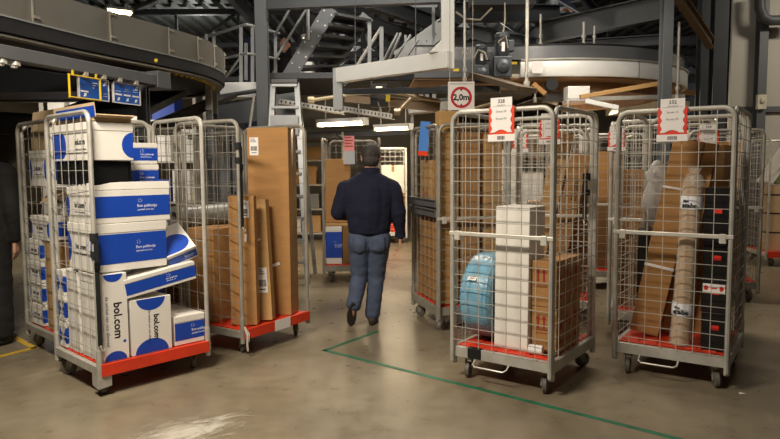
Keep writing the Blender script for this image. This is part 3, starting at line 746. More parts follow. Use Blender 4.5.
# roof of dark corrugated sheet
q = MB(); prof = []; x = -14.0
while x < 12: prof += [(x, 5.70), (x + .16, 5.70), (x + .20, 5.60), (x + .36, 5.60)]; x += .40
q.prism(prof + [(12.4, 5.70), (12.4, 6.0), (-14, 6.0)], -3, 31)
struct('ceiling', q, mat('roof_sheet', (104, 106, 104), .6, .2, .08, 2), 'dark corrugated roof sheets')
q = MB(); q.box(.25, 1.25, 15.9, 18.6, 5.52, 5.58); o = struct('window_1', q, mat('skylight', (214, 216, 206), .4, 0, .03, 6, emit=.30), 'pale skylight in the dark roof')
q = MB(); q.box(.9, 1.9, 20.5, 22.5, 5.52, 5.58); o = struct('window_2', q, mat('skylight', (214, 216, 206)), 'second pale skylight further back in the roof')
for i, y in enumerate((17.0, 21.5, 26.0)):
    q = MB(); q.bar((-14, y, 5.45), (12, y, 5.45), .16, .14); q.bar((-14, y, 4.35), (12, y, 4.35), .16, .14)
    x = -13.5; s_ = 0
    while x < 11: q.bar((x, y, 4.35 if s_ else 5.45), (x + 1.6, y, 5.45 if s_ else 4.35), .07); q.bar((x, y, 4.35), (x, y, 5.45), .06); x += 1.6; s_ = 1 - s_
    struct('trim_%d' % (i + 1), q, STEEL_P, 'grey steel roof truss')
for i, x in enumerate((-7.5, -3.6, 4.4)):
    struct('trim_%d' % (i + 4), MB().box(x - .08, x + .08, 9, 30, 5.22, 5.5), STEEL_P, 'grey steel roof girder running to the back')

def hbeam(a, b, w, h, t=.014, name='steel_column', m_=STEEL_P, label='', cat='column', up=None):
    a = V(a); b = V(b); d = (b - a).normalized()
    upv = V(up) if up else (V((0, 1, 0)) if abs(d.z) > .9 else V((0, 0, 1)))
    x = d.cross(upv).normalized(); y = x.cross(d).normalized()
    q = MB()
    q.bar(a, b, t, h - .004, upv)
    q.bar(a + y * (h / 2 - t / 2), b + y * (h / 2 - t / 2), w, t, upv); q.bar(a - y * (h / 2 - t / 2), b - y * (h / 2 - t / 2), w, t, upv)
    o = q.build(name, m_); tag(o, label, cat, None, 'structure'); return o
def col(u, Y, w, h, z1, label, m_=STEEL_P, v=150):
    p = at(u, v, Y); return hbeam((p.x, p.y, 0), (p.x, p.y, z1), w, h, .016, 'steel_column', m_, label)
col(264.5, 8.5, .15, .14, 5.6, 'grey steel column behind the tall brown carton')
col(663, 6.95, .10, .12, 5.6, 'grey steel column rising behind route card 332')
col(699.5, 9.3, .11, .16, 5.6, 'slim dark column left of the panelled wall', STEEL_D)
col(714.5, 9.4, .20, .18, 5.6, 'dark column standing at the edge of the panelled wall', STEEL_D)
col(757.5, 9.93, .13, .13, 5.6, 'grey column in front of the panelled wall')
col(145, 5.62, .085, .085, 2.25, 'slim dark post under the beam with the blue signs', STEEL_D)

# ---- left curved conveyor
def ribbon(path, prof):                  # profile (offset to the right, z) swept along a horizontal path
    N = len(path); vs = []; fs = []; n = len(prof)
    for i, p in enumerate(path):
        t = (V(path[min(i + 1, N - 1)]) - V(path[max(i - 1, 0)])); t.normalize(); r = V((t.y, -t.x))
        for o_, z in prof: vs.append((p[0] + r.x * o_, p[1] + r.y * o_, z))
    for i in range(N - 1):
        for j in range(n): fs.append((i * n + j, i * n + (j + 1) % n, (i + 1) * n + (j + 1) % n, (i + 1) * n + j))
    fs.append(tuple(range(n))); fs.append(tuple((N - 1) * n + j for j in range(n)))
    return vs, fs
P0 = [(-3.35, 2.6), (-2.95, 3.6), (-2.66, 4.38), (-2.37, 5.25), (-2.12, 5.85)]
def bez(p, n=40):
    out = []
    for i in range(len(p) - 1):
        a = V(p[max(i - 1, 0)]); b_ = V(p[i]); c = V(p[i + 1]); d = V(p[min(i + 2, len(p) - 1)])
        for k in range(n):
            t = k / n; out.append(tuple(.5 * ((2 * b_) + (-a + c) * t + (2 * a - 5 * b_ + 4 * c - d) * t * t + (-a + 3 * b_ - 3 * c + d) * t ** 3)))
    out.append(tuple(V(p[-1]))); return out
path = bez([(-3.35, 2.6), (-2.95, 3.6), (-2.66, 4.38), (-2.37, 5.25), (-2.02, 6.1), (-1.84, 6.75), (-1.90, 7.5), (-2.35, 8.3), (-3.1, 8.75), (-4.2, 8.9), (-6.5, 8.9)], 8)
cv = empty('curved_conveyor', (-2.4, 5.2, 2.3), 'grey sided curved conveyor overhead at the left', 'conveyor')
def rib_part(name, prof, m_, parent, pth=None, smooth=False):
    vs, fs = ribbon(pth or path, prof); q = MB(); q.add(vs, fs); q.v = [tuple(V(v) - parent.matrix_world.translation) for v in q.v]
    return q.build(name, m_, parent, smooth)
rib_part('side_skirt', [(0, 2.47), (0, 2.72), (-.02, 2.72), (-.02, 2.47)], SKIRT, cv)
rib_part('edge_trim', [(.012, 2.462), (.012, 2.474), (-.03, 2.474), (-.03, 2.462)], STEEL_L, cv)
rib_part('side_frame', [(.004, 2.36), (.004, 2.46), (-.05, 2.46), (-.05, 2.36)], STEEL_K, cv)
rib_part('lower_lip', [(-.02, 2.335), (-.02, 2.352), (-.10, 2.352), (-.10, 2.335)], ZINC_D, cv)
rib_part('underside', [(-.10, 2.36), (-.10, 2.40), (-1.15, 2.40), (-1.15, 2.36)], mat('dark_underside', (48, 42, 36), .6, 0, .2, 5), cv)
rib_part('belt', [(-.05, 2.50), (-.05, 2.52), (-1.1, 2.52), (-1.1, 2.50)], BELT, cv)
rib_part('inner_frame', [(-1.12, 2.34), (-1.12, 2.72), (-1.16, 2.72), (-1.16, 2.34)], STEEL_D, cv)
def on_path(s):
    i = min(int(s), len(path) - 2); f = s - i; p = V(path[i]).lerp(V(path[i + 1]), f); t = (V(path[i + 1]) - V(path[i])).normalized(); return p, t
for s in (19, 25.5, 31.5, 36.5, 41, 46.5):
    p, t = on_path(s); a = math.atan2(t.y, t.x)
    M_ = T(p.x + .003 * t.y + 2.4, p.y - .003 * t.x - 5.2, .0) @ RZ(a)
    q = MB(); q.box(-.006, .006, -.012, 0, .175, .42, M_)
    for z in (.20, .385): q.box(-.004, .045, -.025, 0, z, z + .02, M_)
    q.build('skirt_clip', ZINC_D, cv)
for s in [33 + 1.1 * i for i in range(18)]:
    p, t = on_path(s); q = MB(); q.ell((p.x - .12 * t.y + 2.4, p.y + .12 * t.x - 5.2, .035), .022, .022, .016, nu=8, nv=6); q.build('roller_cap', YELLOW, cv, True)
p = at(156, 60.5, 5.78); q = MB(); q.ell(p - V((-2.4, 5.2, 2.3)), .018, .008, .018, nu=10, nv=6); q.build('round_sticker', YELLOW, cv)
def support_post(u, Y, z1, lb):
    p = at(u, 150, Y); r_ = empty('conveyor_post', (p.x, p.y, 0), lb, 'post')
    q = MB(); q.box(-.03, .03, -.03, .03, 0, z1); q.build('post', STEEL_P, r_, False, .003)
    q = MB(); q.box(-.035, .035, -.045, -.03, z1 - .28, z1); q.cyl((0, -.052, z1 - .20), (0, -.04, z1 - .20), .014, 10); q.cyl((0, -.052, z1 - .08), (0, -.04, z1 - .08), .012, 10); q.build('bracket', ZINC, r_)
    q = MB(); q.box(-.08, .08, -.08, .08, 0, .012); q.build('foot_plate', STEEL_D, r_)
support_post(211, 7.35, 2.36, 'post with a pale bracket under the tip of the curved conveyor')
support_post(216.5, 7.9, 2.36, 'second post just behind the one with a pale bracket')
# sloping chutes under the left conveyor
q = MB(); a = at(102, 113, 6.2); b_ = at(146, 94, 7.2); q.bar(a, b_, .9, .07); q.box(a.x - .03, a.x + .03, a.y - .03, a.y + .03, 0, a.z); o = q.build('inclined_conveyor', STEEL_K); tag(o, 'black inclined conveyor rising behind the blue signs', 'conveyor')
q = MB(); q.bar(at(160, 124, 7.8), at(222, 98, 8.4), .7, .05); q.bar(at(165, 125, 7.4), at(212, 102, 8.0), .06, .12); tag(q.build('inclined_conveyor', mat('dark_underside', (48, 42, 36))), 'dark inclined conveyor under the tip of the curved one', 'conveyor')
# horizontal dark chassis behind
q = MB(); q.bar(at(212, 116, 8.9), at(300, 104, 8.9), .12, .32); q.bar(at(220, 96.5, 8.8), at(262, 90, 8.8), .2, .03); tag(q.build('conveyor_chassis', STEEL_P, None, False, .004), 'long dark conveyor chassis under the railing platform', 'conveyor')
q = MB(); p1 = at(222, 98, 9.1); p2 = at(260, 83, 9.1); q.box(p1.x, p2.x, 9.0, 10.0, p1.z, p2.z); tag(q.build('platform_edge', WHITE_M, None, False, .004), 'white box edge of the railing platform', 'platform', None, 'structure')
# black drum like bend at far left
q = MB(); q.lathe([(.0, 0), (.62, 0), (.66, .06), (.66, .16), (.6, .2), (0, .2)], T(-3.95, 6.4, 1.75), 40); q.lathe([(.1, -.35), (.5, 0), (.1, 0)], T(-3.95, 6.4, 1.75), 40); q.box(-4.0, -3.9, 6.35, 6.45, 0, 1.7)
tag(q.build('belt_bend', STEEL_K, None, True), 'black round belt bend under the left beam', 'conveyor')
# ---- beam with blue signs
a = at(-30, 49.5, 3.95); b_ = at(156, 79, 5.55); b_.z = a.z = (a.z + b_.z) / 2
q = MB(); q.bar(a, b_, .10, .085); o = q.build('sign_beam', STEEL_P, None, False, .004); tag(o, 'grey beam at the left carrying the blue signs', 'beam', None, 'structure')
d = (b_ - a).normalized(); ang = math.atan2(d.y, d.x); zb = a.z - .0425
q = MB(); q.box(-.05, .12, -.06, .06, -.06, .08, T(b_.x, b_.y, a.z) @ RZ(ang)); tag(q.build('beam_end_box', STEEL_P, None, False, .004), 'square steel end of the sign beam', 'beam', None, 'structure')
def beam_pt(u):
    # where the viewing column u crosses the beam line in plan
    best = min((abs((a + (b_ - a) * (i / 400)).x - at(u, 75, (a + (b_ - a) * (i / 400)).y).x), i) for i in range(401))[1]
    return a + (b_ - a) * (best / 400)
def blue_sign(u0, u1, h, label, kind):
    p0 = beam_pt(u0); p1 = beam_pt(u1); w = (p1 - p0).length
    r_ = empty('direction_sign', T(p0.x, p0.y, zb - .02 - h) @ RZ(ang), label, 'sign', 'blue direction signs')
    q = MB(); q.box(0, w, -.006, .006, 0, h); q.build('board', BLUE if False else SIGNBLUE, r_)
    q = MB()
    for x0, x1, z0, z1 in ((0, w, 0, .008), (0, w, h - .008, h), (0, .008, 0, h), (w - .008, w, 0, h)): q.box(x0, x1, -.010, .008, z0, z1)
    q.build('frame', PAPER, r_)
    q = MB()
    def arrow(x, z, s): q.prism([(x - s, z - s * .6), (x - s * .6, z - s), (x, z - s * .4), (x + s * .3, z - s * .8), (x + s * .7, z + s * .7), (x - s * .8, z + s * .3), (x - s * .4, z)], -.0085, -.006)
    if kind == 0:
        q.box(w * .06, w * .30, -.0085, -.006, h * .30, h * .37); arrow(w * .2, h * .2, .018); arrow(w * .88, h * .82, .024)
        for i in range(3): q.box(w * .45, w * (.62 - .06 * i), -.0085, -.006, h * (.74 - .11 * i), h * (.77 - .11 * i))
        for i in range(6): q.box(w * .70, w * .74, -.0085, -.006, h * (.80 - .1 * i), h * (.82 - .1 * i))
        for i in range(2): q.box(w * .8, w * .93, -.0085, -.006, h * (.34 - .12 * i), h * (.36 - .12 * i))
    else:
        for i in range(3):
            q.box(w * (.06 + .32 * i), w * (.30 + .32 * i), -.0085, -.006, h * .38, h * .46); arrow(w * (.19 + .32 * i), h * .22, .018)
            q.box(w * (.08 + .32 * i), w * (.26 + .32 * i), -.0085, -.006, h * (.56 + .03 * i), h * (.58 + .03 * i))
            if i: q.box(w * (.10 + .32 * i), w * (.22 + .32 * i), -.0085, -.006, h * (.66 + .03 * i), h * (.68 + .03 * i))
        arrow(w * .88, h * .84, .022)
    q.build('lettering', WHITE_INK, r_)
    for x in (w * .12, w * .72): q = MB(); q.box(x - .02, x + .02, -.05, -.0, h - .005, h + .035); q.build('clamp', ZINC, r_, False, .003)
    return r_, w
blue_sign(77.5, 107.5, .165, 'blue direction sign behind the yellow frame', 0)
blue_sign(112, 139, .165, 'blue direction sign with three arrows, right of the yellow framed one', 1)
p0 = beam_pt(61.5); p1 = beam_pt(93.5); w = (p1 - p0).length; h = .165
q = MB(); 
for x0, x1, z0, z1 in ((0, w, 0, .009), (0, w, h - .009, h), (0, .009, 0, h), (w - .009, w, 0, h)): q.box(x0, x1, -.008, .008, z0, z1)
q.box(.03, .05, -.004, .004, h - .005, h + .03); q.box(w - .05, w - .03, -.004, .004, h - .005, h + .03)
o = q.build('sign_frame', YELLOW, None, False, .003); o.matrix_world = T(p0.x, p0.y, zb - .03 - h) @ RZ(ang) @ T(0, -.06, 0); tag(o, 'empty yellow frame hanging before the blue sign', 'frame')
for u in (3, 16):
    p = beam_pt(u); q = MB(); q.box(-.03, .03, -.03, .03, -.03, 0); q.lathe([(.0, -.045), (.02, -.045), (.026, -.03), (0, -.03)], None, 10)
    o = q.build('beam_lamp', WHITE_M, None, False, .004); o.matrix_world = T(p.x, p.y - .02, zb); tag(o, 'small pale fitting under the left end of the sign beam', 'fitting', 'fittings under the sign beam')

# ---- upper steel, stairs and railings
hbeam(at(268, 1, 8.4), at(450, -7, 7.6), .12, .22, .014, 'mezzanine_beam', STEEL_P, 'grey beam along the top, right of the grey column', 'beam')
st = empty('steel_staircase', at(285, 80, 9.0), 'grey steel staircase with open treads rising to the right', 'staircase')
O = st.matrix_world.translation
def loc(u, v, Y): return at(u, v, Y) - O
sA, sB = loc(287, 80, 9.0), loc(331, 8, 9.0); tA, tB = loc(322, 78, 9.9), loc(368, 16, 9.9)
for (p, r2) in ((sA, sB), (tA, tB)):
    q = MB(); q.bar(p, r2, .03, .20); s_ = q.build('stringer', STEEL_P, st, False, .003)
    for i in range(7):
        c = p.lerp(r2, .06 + i * .145)
        for sg in (-1, 1): q = MB(); q.cyl(c + V((sg * .05, -.02, -sg * .03)), c + V((sg * .05, -.014, -sg * .03)), .011, 8); q.build('bolt', ZINC, s_)
for i in range(7):
    t = .04 + i * .145; c0 = sA.lerp(sB, t); c1 = tA.lerp(tB, t)
    q = MB(); q.bar(c0 + V((.03, .02, 0)), c1 + V((.0, -.02, 0)), .26, .035); q.bar(c0 + V((-.09, .02, -.03)), c1 + V((-.12, -.02, -.03)), .02, .07); q.build('tread', STEEL_P, st)
q = MB()
for (u0, v0, u1, v1) in ((276, 58, 306, 10), (276, 33, 290, 9)): q.tube([loc(u0, v0, 8.95), loc(u1, v1, 8.95)], .018, 8)
q.tube([loc(308, 9, 8.95), loc(308, 40, 8.95)], .022, 8); q.build('handrail', STEEL_L, st, True)
# white landing blocks behind the stairs
q = MB(); p1 = at(276, 86, 10.4); q.box(p1.x, -.75, 8.95, 11.0, p1.z - .08, p1.z - .003); tag(q.build('landing_platform', STEEL_D, None), 'steel landing at the foot of the staircase', 'platform', None, 'structure')
q = MB(); p1 = at(296, 86, 10.4); p2 = at(312, 60, 10.4); q.box(p1.x, p2.x, 10.4, 10.8, p1.z, p2.z); cb_ = tag(q.build('cabinet', WHITE_M, None, False, .005), 'white cabinet seen behind the foot of the staircase', 'cabinet')
q = MB(); q.ell(at(302.5, 67, 10.36), .06, .06, .05); q.build('blue_cap', BLUE, cb_, True)
rl = empty('platform_railing', at(241, 80, 9.1), 'galvanised railing around the platform left of the grey column', 'railing'); O = rl.matrix_world.translation
for (u, v0, v1, Y) in ((206.5, 34, 80, 9.9), (214, 32, 76, 9.9), (241, 25, 82, 9.1), (252.5, 25, 82, 9.15), (246, 43, 80, 9.6), (275.5, 32, 82, 9.8)):
    q = MB(); q.bar(loc(u, v1, Y), loc(u, v0, Y), .045, .02); q.build('post', STEEL_L, rl)
q = MB(); q.tube([loc(203, 38, 10.2), loc(241, 26, 9.1), loc(246, 24.5, 9.05), loc(252, 26, 9.15), loc(279, 33.5, 9.8)], .022, 8); q.build('handrail', STEEL_L, rl, True)
q = MB(); q.tube([loc(226, 58, 9.6), loc(241, 54.5, 9.1), loc(247, 53.5, 9.05), loc(253, 54.5, 9.15), loc(279, 59, 9.8)], .018, 8); q.tube([loc(226, 77, 9.6), loc(241, 56, 9.12)], .016, 8); q.build('knee_rail', STEEL_L, rl, True)
# second stair and rails behind the white duct
st2 = empty('steel_staircase', at(385, 58, 9.6), 'second staircase with pale stringers behind the white duct', 'staircase'); O = st2.matrix_world.translation
for (u0, v0, u1, v1, Y) in ((398, 60, 446, 25, 9.6), (424, 62, 470, 28, 10.3)):
    q = MB(); q.bar(loc(u0, v0, Y), loc(u1, v1, Y), .03, .26); q.build('stringer', STEEL_L, st2, False, .003)
for i in range(5):
    q = MB(); q.bar(loc(402 + i * 9, 56 - i * 7, 9.65), loc(428 + i * 9, 58 - i * 7, 10.25), .24, .03); q.build('tread', STEEL_D, st2)
for (u0, v0, u1, v1, r_) in ((383, 62, 398, 33, .018), (388, 62, 401, 33, .018), (394, 60, 411, 35, .018), (406, 58, 418, 40, .018)):
    q = MB(); q.tube([loc(u0, v0, 9.0), loc(u1, v1, 9.0)], r_, 8); q.build('brace', STEEL_L, st2, True)
rl2 = empty('conveyor_hanger', at(382, 70, 8.3), 'row of grey hanger posts above the white duct', 'hanger'); O = rl2.matrix_world.translation
for (u, v0, v1, w_) in ((369.5, 22, 70, .045), (381.5, 27, 68, .05), (405.5, 35, 62, .03), (421, 40, 58, .03), (433.5, 0, 56, .035)):
    q = MB(); q.bar(loc(u, v1, 8.2), loc(u, v0, 8.2), w_); q.build('post', STEEL_L, rl2)
q = MB(); q.tube([loc(357, 66, 8.2), loc(381, 28, 8.2)], .02, 8); q.build('brace', ZINC, rl2, True)
for (p_, r2, lb) in (((300, 3, 11.6), (446, 46, 12.4), 'dark diagonal girder above the second staircase'), ((395, 16, 11.5), (470, 24, 11.5), 'dark girder crossing behind the white duct'), ((368, 0, 9.0), (470, 36, 11.5), 'long dark girder dropping to the right behind the white duct')):
    hbeam(at(*p_), at(*r2), .12, .22, .014, 'mezzanine_beam', STEEL_D, lb, 'beam')

# ---- white L shaped duct
du = empty('cable_duct', at(340, 78, 7.4), 'white L shaped cable duct above the walking man', 'duct'); O = du.matrix_world.translation
hz = 2.475
a = atz(336, 76, hz); b_ = atz(447, 60, hz); a.z = b_.z = hz
dd = (b_ - a).normalized()
q = MB(); q.bar(a - O, b_ + dd * .04 - O, .10, .165); q.build('horizontal_run', WHITE_M, du, False, .004)
q = MB(); c = b_ - dd * .07; q.box(c.x - .00 - O.x, c.x + .125 - O.x, c.y - .052 - O.y, c.y + .05 - O.y, hz - .085 - O.z, 4.2 - O.z)
q.prism([(c.x - O.x, hz + .08 - O.z), (c.x - O.x, hz + .20 - O.z), (c.x - .12 - O.x, hz + .08 - O.z)], c.y - .05 - O.y, c.y + .05 - O.y)
q.build('riser', WHITE_M, du, False, .004)
q = MB(); c = a + dd * .03; q.box(c.x - .055 - O.x, c.x + .055 - O.x, c.y - .05 - O.y, c.y + .05 - O.y, 2.08 - O.z, hz + .08 - O.z); q.build('drop_leg', STEEL_L, du, False, .004)
for t_ in (.2, .75):
    c = a.lerp(b_, t_); q = MB(); q.tube([c - O + V((0, .03, 0)), c + V((0, .03, 1.9)) - O], .006, 6); q.build('hanging_rod', STEEL_P, du)
# ---- perforated cable trays, lamps of the low level
def lamp(a, b_, w, h, label, power=0, emit=30, name='fluorescent_lamp', rod=.35):
    a = V(a); b_ = V(b_); c = (a + b_) / 2; d = (b_ - a); L = d.length; ang = math.atan2(d.y, d.x)
    r_ = empty(name, T(*c) @ RZ(ang), label, 'lamp', 'hall lamps')
    q = MB(); q.box(-L / 2, L / 2, -w / 2, w / 2, h * .5, h); q.box(-L / 2, -L / 2 + .03, -w / 2, w / 2, 0, h); q.box(L / 2 - .03, L / 2, -w / 2, w / 2, 0, h); q.build('housing', WHITE_M, r_, False, .003)
    q = MB(); q.tube([(-L / 2 + .03, 0, h * .3), (L / 2 - .03, 0, h * .3)], h * .3, 10)
    q.build('tube', mat('lamp_glow_%d' % emit, (255, 226, 176), .5, 0, 0, emit=emit), r_, True)
    if rod:
        for x in (-L * .35, L * .35): q = MB(); q.tube([(x, 0, h), (x, 0, h + rod)], .008, 6); q.build('hanging_rod', ZINC, r_)
    if power:
        ld = bpy.data.lights.new('lamp_light', 'AREA'); ld.shape = 'RECTANGLE'; ld.size = L * .9; ld.size_y = w; ld.energy = power; ld.color = (1, .80, .54)
        lo = bpy.data.objects.new('lamp_light', ld); COL.objects.link(lo); lo.parent = r_; lo.matrix_local = T(0, 0, -.03)
    return r_
lamp(at(319, 123, 10.0), at(366, 129, 9.6), .16, .11, 'bright tube lamp above the container ahead of the man', 22, 14)
lamp(at(376, 128, 11.5), at(411, 133, 11.1), .16, .11, 'bright tube lamp right of the man\'s head, further away', 20, 14)
tr = empty('cable_tray', at(345, 115, 9.0), 'perforated cable tray over the aisle', 'tray'); O = tr.matrix_world.translation
for (u0, v0, u1, v1, Y0, Y1) in ((281, 104, 343, 114, 8.6, 8.5), (343, 111, 392, 119, 8.5, 8.3)):
    a = loc(u0, v0, Y0); b_ = loc(u1, v1, Y1); q = MB(); q.bar(a, b_, .26, .012); q.bar(a + V((0, -.13, .025)), b_ + V((0, -.13, .025)), .006, .06); q.bar(a + V((0, .13, .025)), b_ + V((0, .13, .025)), .006, .06)
    n_ = 14
    for i in range(n_): c = a.lerp(b_, (i + .5) / n_); q.box(c.x - .012, c.x + .012, c.y - .134, c.y - .130, c.z + .01, c.z + .04, k=1)
    q.build('tray', [ZINC, STEEL_K], tr)
for (u0, v0, u1, v1, Y, lb) in ((312, 100, 376, 91, 8.6, 'pale slanting rod above the cable tray'), (380, 90, 440, 101, 8.2, 'pale rail under the white duct'), (398, 112, 412, 97, 8.6, 'short pale strut under the white duct'), (440, 118, 505, 100, 9.0, 'brown wooden rail behind the round sign')):
    q = MB(); q.tube([at(u0, v0, Y), at(u1, v1, Y)], .022, 8); q.cyl(at(u0, v0, Y) - V((.05, 0, 0)), at(u0, v0, Y) + V((.03, 0, 0)), .045, 10); tag(q.build('hanging_rod', mat('warm_zinc', (190, 172, 140), .4, .5, .1, 9), None, True), lb, 'rod')
q = MB(); p = at(380, 96, 8.7); q.box(p.x - .13, p.x + .10, p.y, p.y + .15, p.z - .14, p.z + .16); o = q.build('junction_box', STEEL_K, None, False, .006); tag(o, 'dark control box hanging under the white duct', 'box')
q = MB(); p = at(388, 97, 8.62); q.box(p.x - .03, p.x + .03, p.y - .01, p.y + .03, p.z - .06, p.z + .06); tag(q.build('pull_switch', YELLOW, None, False, .004), 'small yellow switch on the dark control box', 'switch')
q = MB(); q.tube([at(378, 102, 8.6), at(380, 110, 8.6), at(374, 116, 8.6), at(368, 119, 8.7)], .009, 6); q.tube([at(389, 102, 8.6), at(390, 110, 8.6), at(384, 118, 8.65)], .009, 6); tag(q.build('cable', mat('grey_cable', (150, 140, 122), .6), None, True), 'loose grey cables drooping from the dark control box', 'cable')

# ---- low mezzanine slab, its lit wall and posts
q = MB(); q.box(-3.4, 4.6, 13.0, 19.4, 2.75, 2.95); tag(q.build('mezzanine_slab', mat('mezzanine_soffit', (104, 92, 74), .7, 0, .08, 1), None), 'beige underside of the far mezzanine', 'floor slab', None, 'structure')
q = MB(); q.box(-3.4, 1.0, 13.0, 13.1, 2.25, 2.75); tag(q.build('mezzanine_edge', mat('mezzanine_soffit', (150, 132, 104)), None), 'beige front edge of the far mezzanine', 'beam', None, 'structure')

# far white conveyor and clutter right of the lamps
fw = empty('white_conveyor', at(428, 108, 12.4), 'far white conveyor with blue items, left of the height sign', 'conveyor'); O = fw.matrix_world.translation
q = MB(); a = loc(408, 110, 12.4); b_ = loc(452, 106, 12.4); q.bar(a, b_, .5, .16); q.build('side', WHITE_M, fw, False, .004)
for u in (421, 427, 434): q = MB(); q.bar(loc(u, 106, 12.3), loc(u, 88, 12.3), .07); q.build('post', WHITE_M, fw)
q = MB(); q.bar(loc(418, 101, 12.28), loc(450, 99, 12.28), .05); q.build('rail', STEEL_L, fw)
for u in (412, 446): q = MB(); c = at(u, 108, 12.4); q.box(c.x - .03 - O.x, c.x + .03 - O.x, c.y - .03 - O.y, c.y + .03 - O.y, -O.z, c.z - .05 - O.z); q.build('leg', STEEL_L, fw)
for u, v, lb in ((431, 94, 'upper of two blue bundles on the far white conveyor'), (432, 102, 'lower of two blue bundles on the far white conveyor')):
    q = MB(); c = at(u, v, 12.45); q.box(-.10, .10, -.08, .08, 0, .10); o = q.build('bundle', BLUE, None, False, .02); o.location = c - V((0, 0, .02)); tag(o, lb, 'bundle')
hbeam(at(298, 136, 12.6), at(425, 131, 12.6), .10, .12, .014, 'mezzanine_beam', STEEL_D, 'low dark beam behind the tube lamps', 'beam')
hbeam(at(345, 97, 9.3), at(440, 107, 9.3), .10, .14, .014, 'mezzanine_beam', mat('primer_brown_steel', (120, 98, 70), .55, .1, .12, 4), 'brown beam behind the control box under the white duct', 'beam')
# ---- round height sign
p = at(461.2, 96, 6.0); s = .26
hs = empty('height_sign', (p.x, p.y, p.z - s / 2), 'square white sign with a red ring reading 2.0m, hanging on two wires', 'sign')
q = MB(); q.box(-s * .47, s * .47, -.004, .004, 0, s); q.build('board', PAPER, hs, False, .002)
def ring(r0, r1, y0, y1, c, n=40):
    q = MB(); q.lathe([(r0, y0), (r1, y0), (r1, y1), (r0, y1)], T(*c) @ RX(R(90)), n, closed=True); return q
ring(.075, .098, .0042, .0062, (0, 0, s * .45)).build('red_ring', mat('sign_red', (186, 24, 34), .5, 0, 0), hs)
text_obj('lettering', '2,0m', .076, BLACK_INK, hs, T(0, -.0045, s * .445) @ FRONT, bold=.003)
text_obj('lettering', 'MAXIMALE DOORRIJHOOGTE', .0155, BLACK_INK, hs, T(0, -.0045, s * .92) @ FRONT)
q = MB(); q.prism([(-.016, s * .45 + .078), (.016, s * .45 + .078), (0, s * .45 + .056)], -.006, -.0042); q.prism([(-.016, s * .45 - .078), (0, s * .45 - .056), (.016, s * .45 - .078)], -.006, -.0042); q.build('arrow_tip', BLACK_INK, hs)
q = MB()
for x in (-.105, .105): q.tube([(x, 0, s - .01), (x, 0, 1.35)], .0035, 6)
q.build('wire', ZINC, hs, True)

# ---- motors and straight conveyor to the carousel
CX, CY, CR = 2.13, 9.80, 2.12
zr0, zr1, zs1 = 2.475, 2.665, 2.84
ca = empty('carousel_conveyor', (CX, CY, zr0), 'round conveyor with a white rim and polished grey side, overhead at the right', 'conveyor')
def arc(a0, a1, n, r=CR): return [(CX + r * math.cos(a0 + (a1 - a0) * i / n), CY + r * math.sin(a0 + (a1 - a0) * i / n)) for i in range(n + 1)]
cpath = [(.30, 7.72), (.9, 7.74), (1.45, 7.74)] + arc(R(-104), R(60), 60)
def cpart(name, prof, m_, smooth=True, pth=None): return rib_part(name, prof, m_, ca, pth or cpath, smooth)
cp2 = [(1.56, 7.745)] + arc(R(-104), R(60), 60)
cpart('rim', [(.02, zr0), (.03, zr0 + .02), (.03, zr1 - .02), (.02, zr1), (-.03, zr1), (-.03, zr0)], WHITE_M, True, cp2)
cpart('rim_trim', [(.045, zr1), (.045, zr1 + .018), (-.03, zr1 + .018), (-.03, zr1)], ZINC, True, cp2)
cpart('side_skirt', [(-.01, zr1 + .018), (-.01, zs1), (-.03, zs1), (-.03, zr1 + .018)], SHEET)
cpart('top_trim', [(.0, zs1), (.0, zs1 + .016), (-.04, zs1 + .016), (-.04, zs1)], STEEL_K)
cpart('underside', [(-.03, zr0 - .02), (-.03, zr0), (-1.1, zr0), (-1.1, zr0 - .02)], PLY, False)
cpart('lower_beam', [(-.35, zr0 - .12), (-.35, zr0 - .02), (-.5, zr0 - .02), (-.5, zr0 - .12)], PLY, False, cp2)
cpart('belt', [(-.05, zr1), (-.05, zr1 + .02), (-1.05, zr1 + .02), (-1.05, zr1)], BELT, False)
cpart('straight_side', [(.01, zr0), (.01, zr1 + .018), (-.03, zr1 + .018), (-.03, zr0)], STEEL_P, False, cpath[:3])
q = MB(); q.ell(at(461, 64, 7.65) - V((CX, CY, zr0)), .001, .001, .001)
p = at(537.5, 67, 7.6) - V((CX, CY, zr0)); q = MB(); q.box(p.x - .06, p.x + .06, p.y, p.y + .012, p.z - .07, p.z + .07); q.build('notice_label', PAPER, ca)
for u, v in ((456, 70), (514, 63)): p = at(u, v, 7.64) - V((CX, CY, zr0)); q = MB(); q.box(p.x - .035, p.x + .035, p.y - .003, p.y, p.z - .015, p.z + .015); q.build('yellow_label', YELLOW, ca)
for a_ in (-66, -42, -20):
    c_ = V((CR * math.cos(R(a_)), CR * math.sin(R(a_)), 0)); q = MB(); q.box(-.006, .006, -.035, .0, 0, .21, T(c_.x, c_.y, 0) @ RZ(R(a_) + R(90))); q.build('rim_joint', ZINC_D, ca)
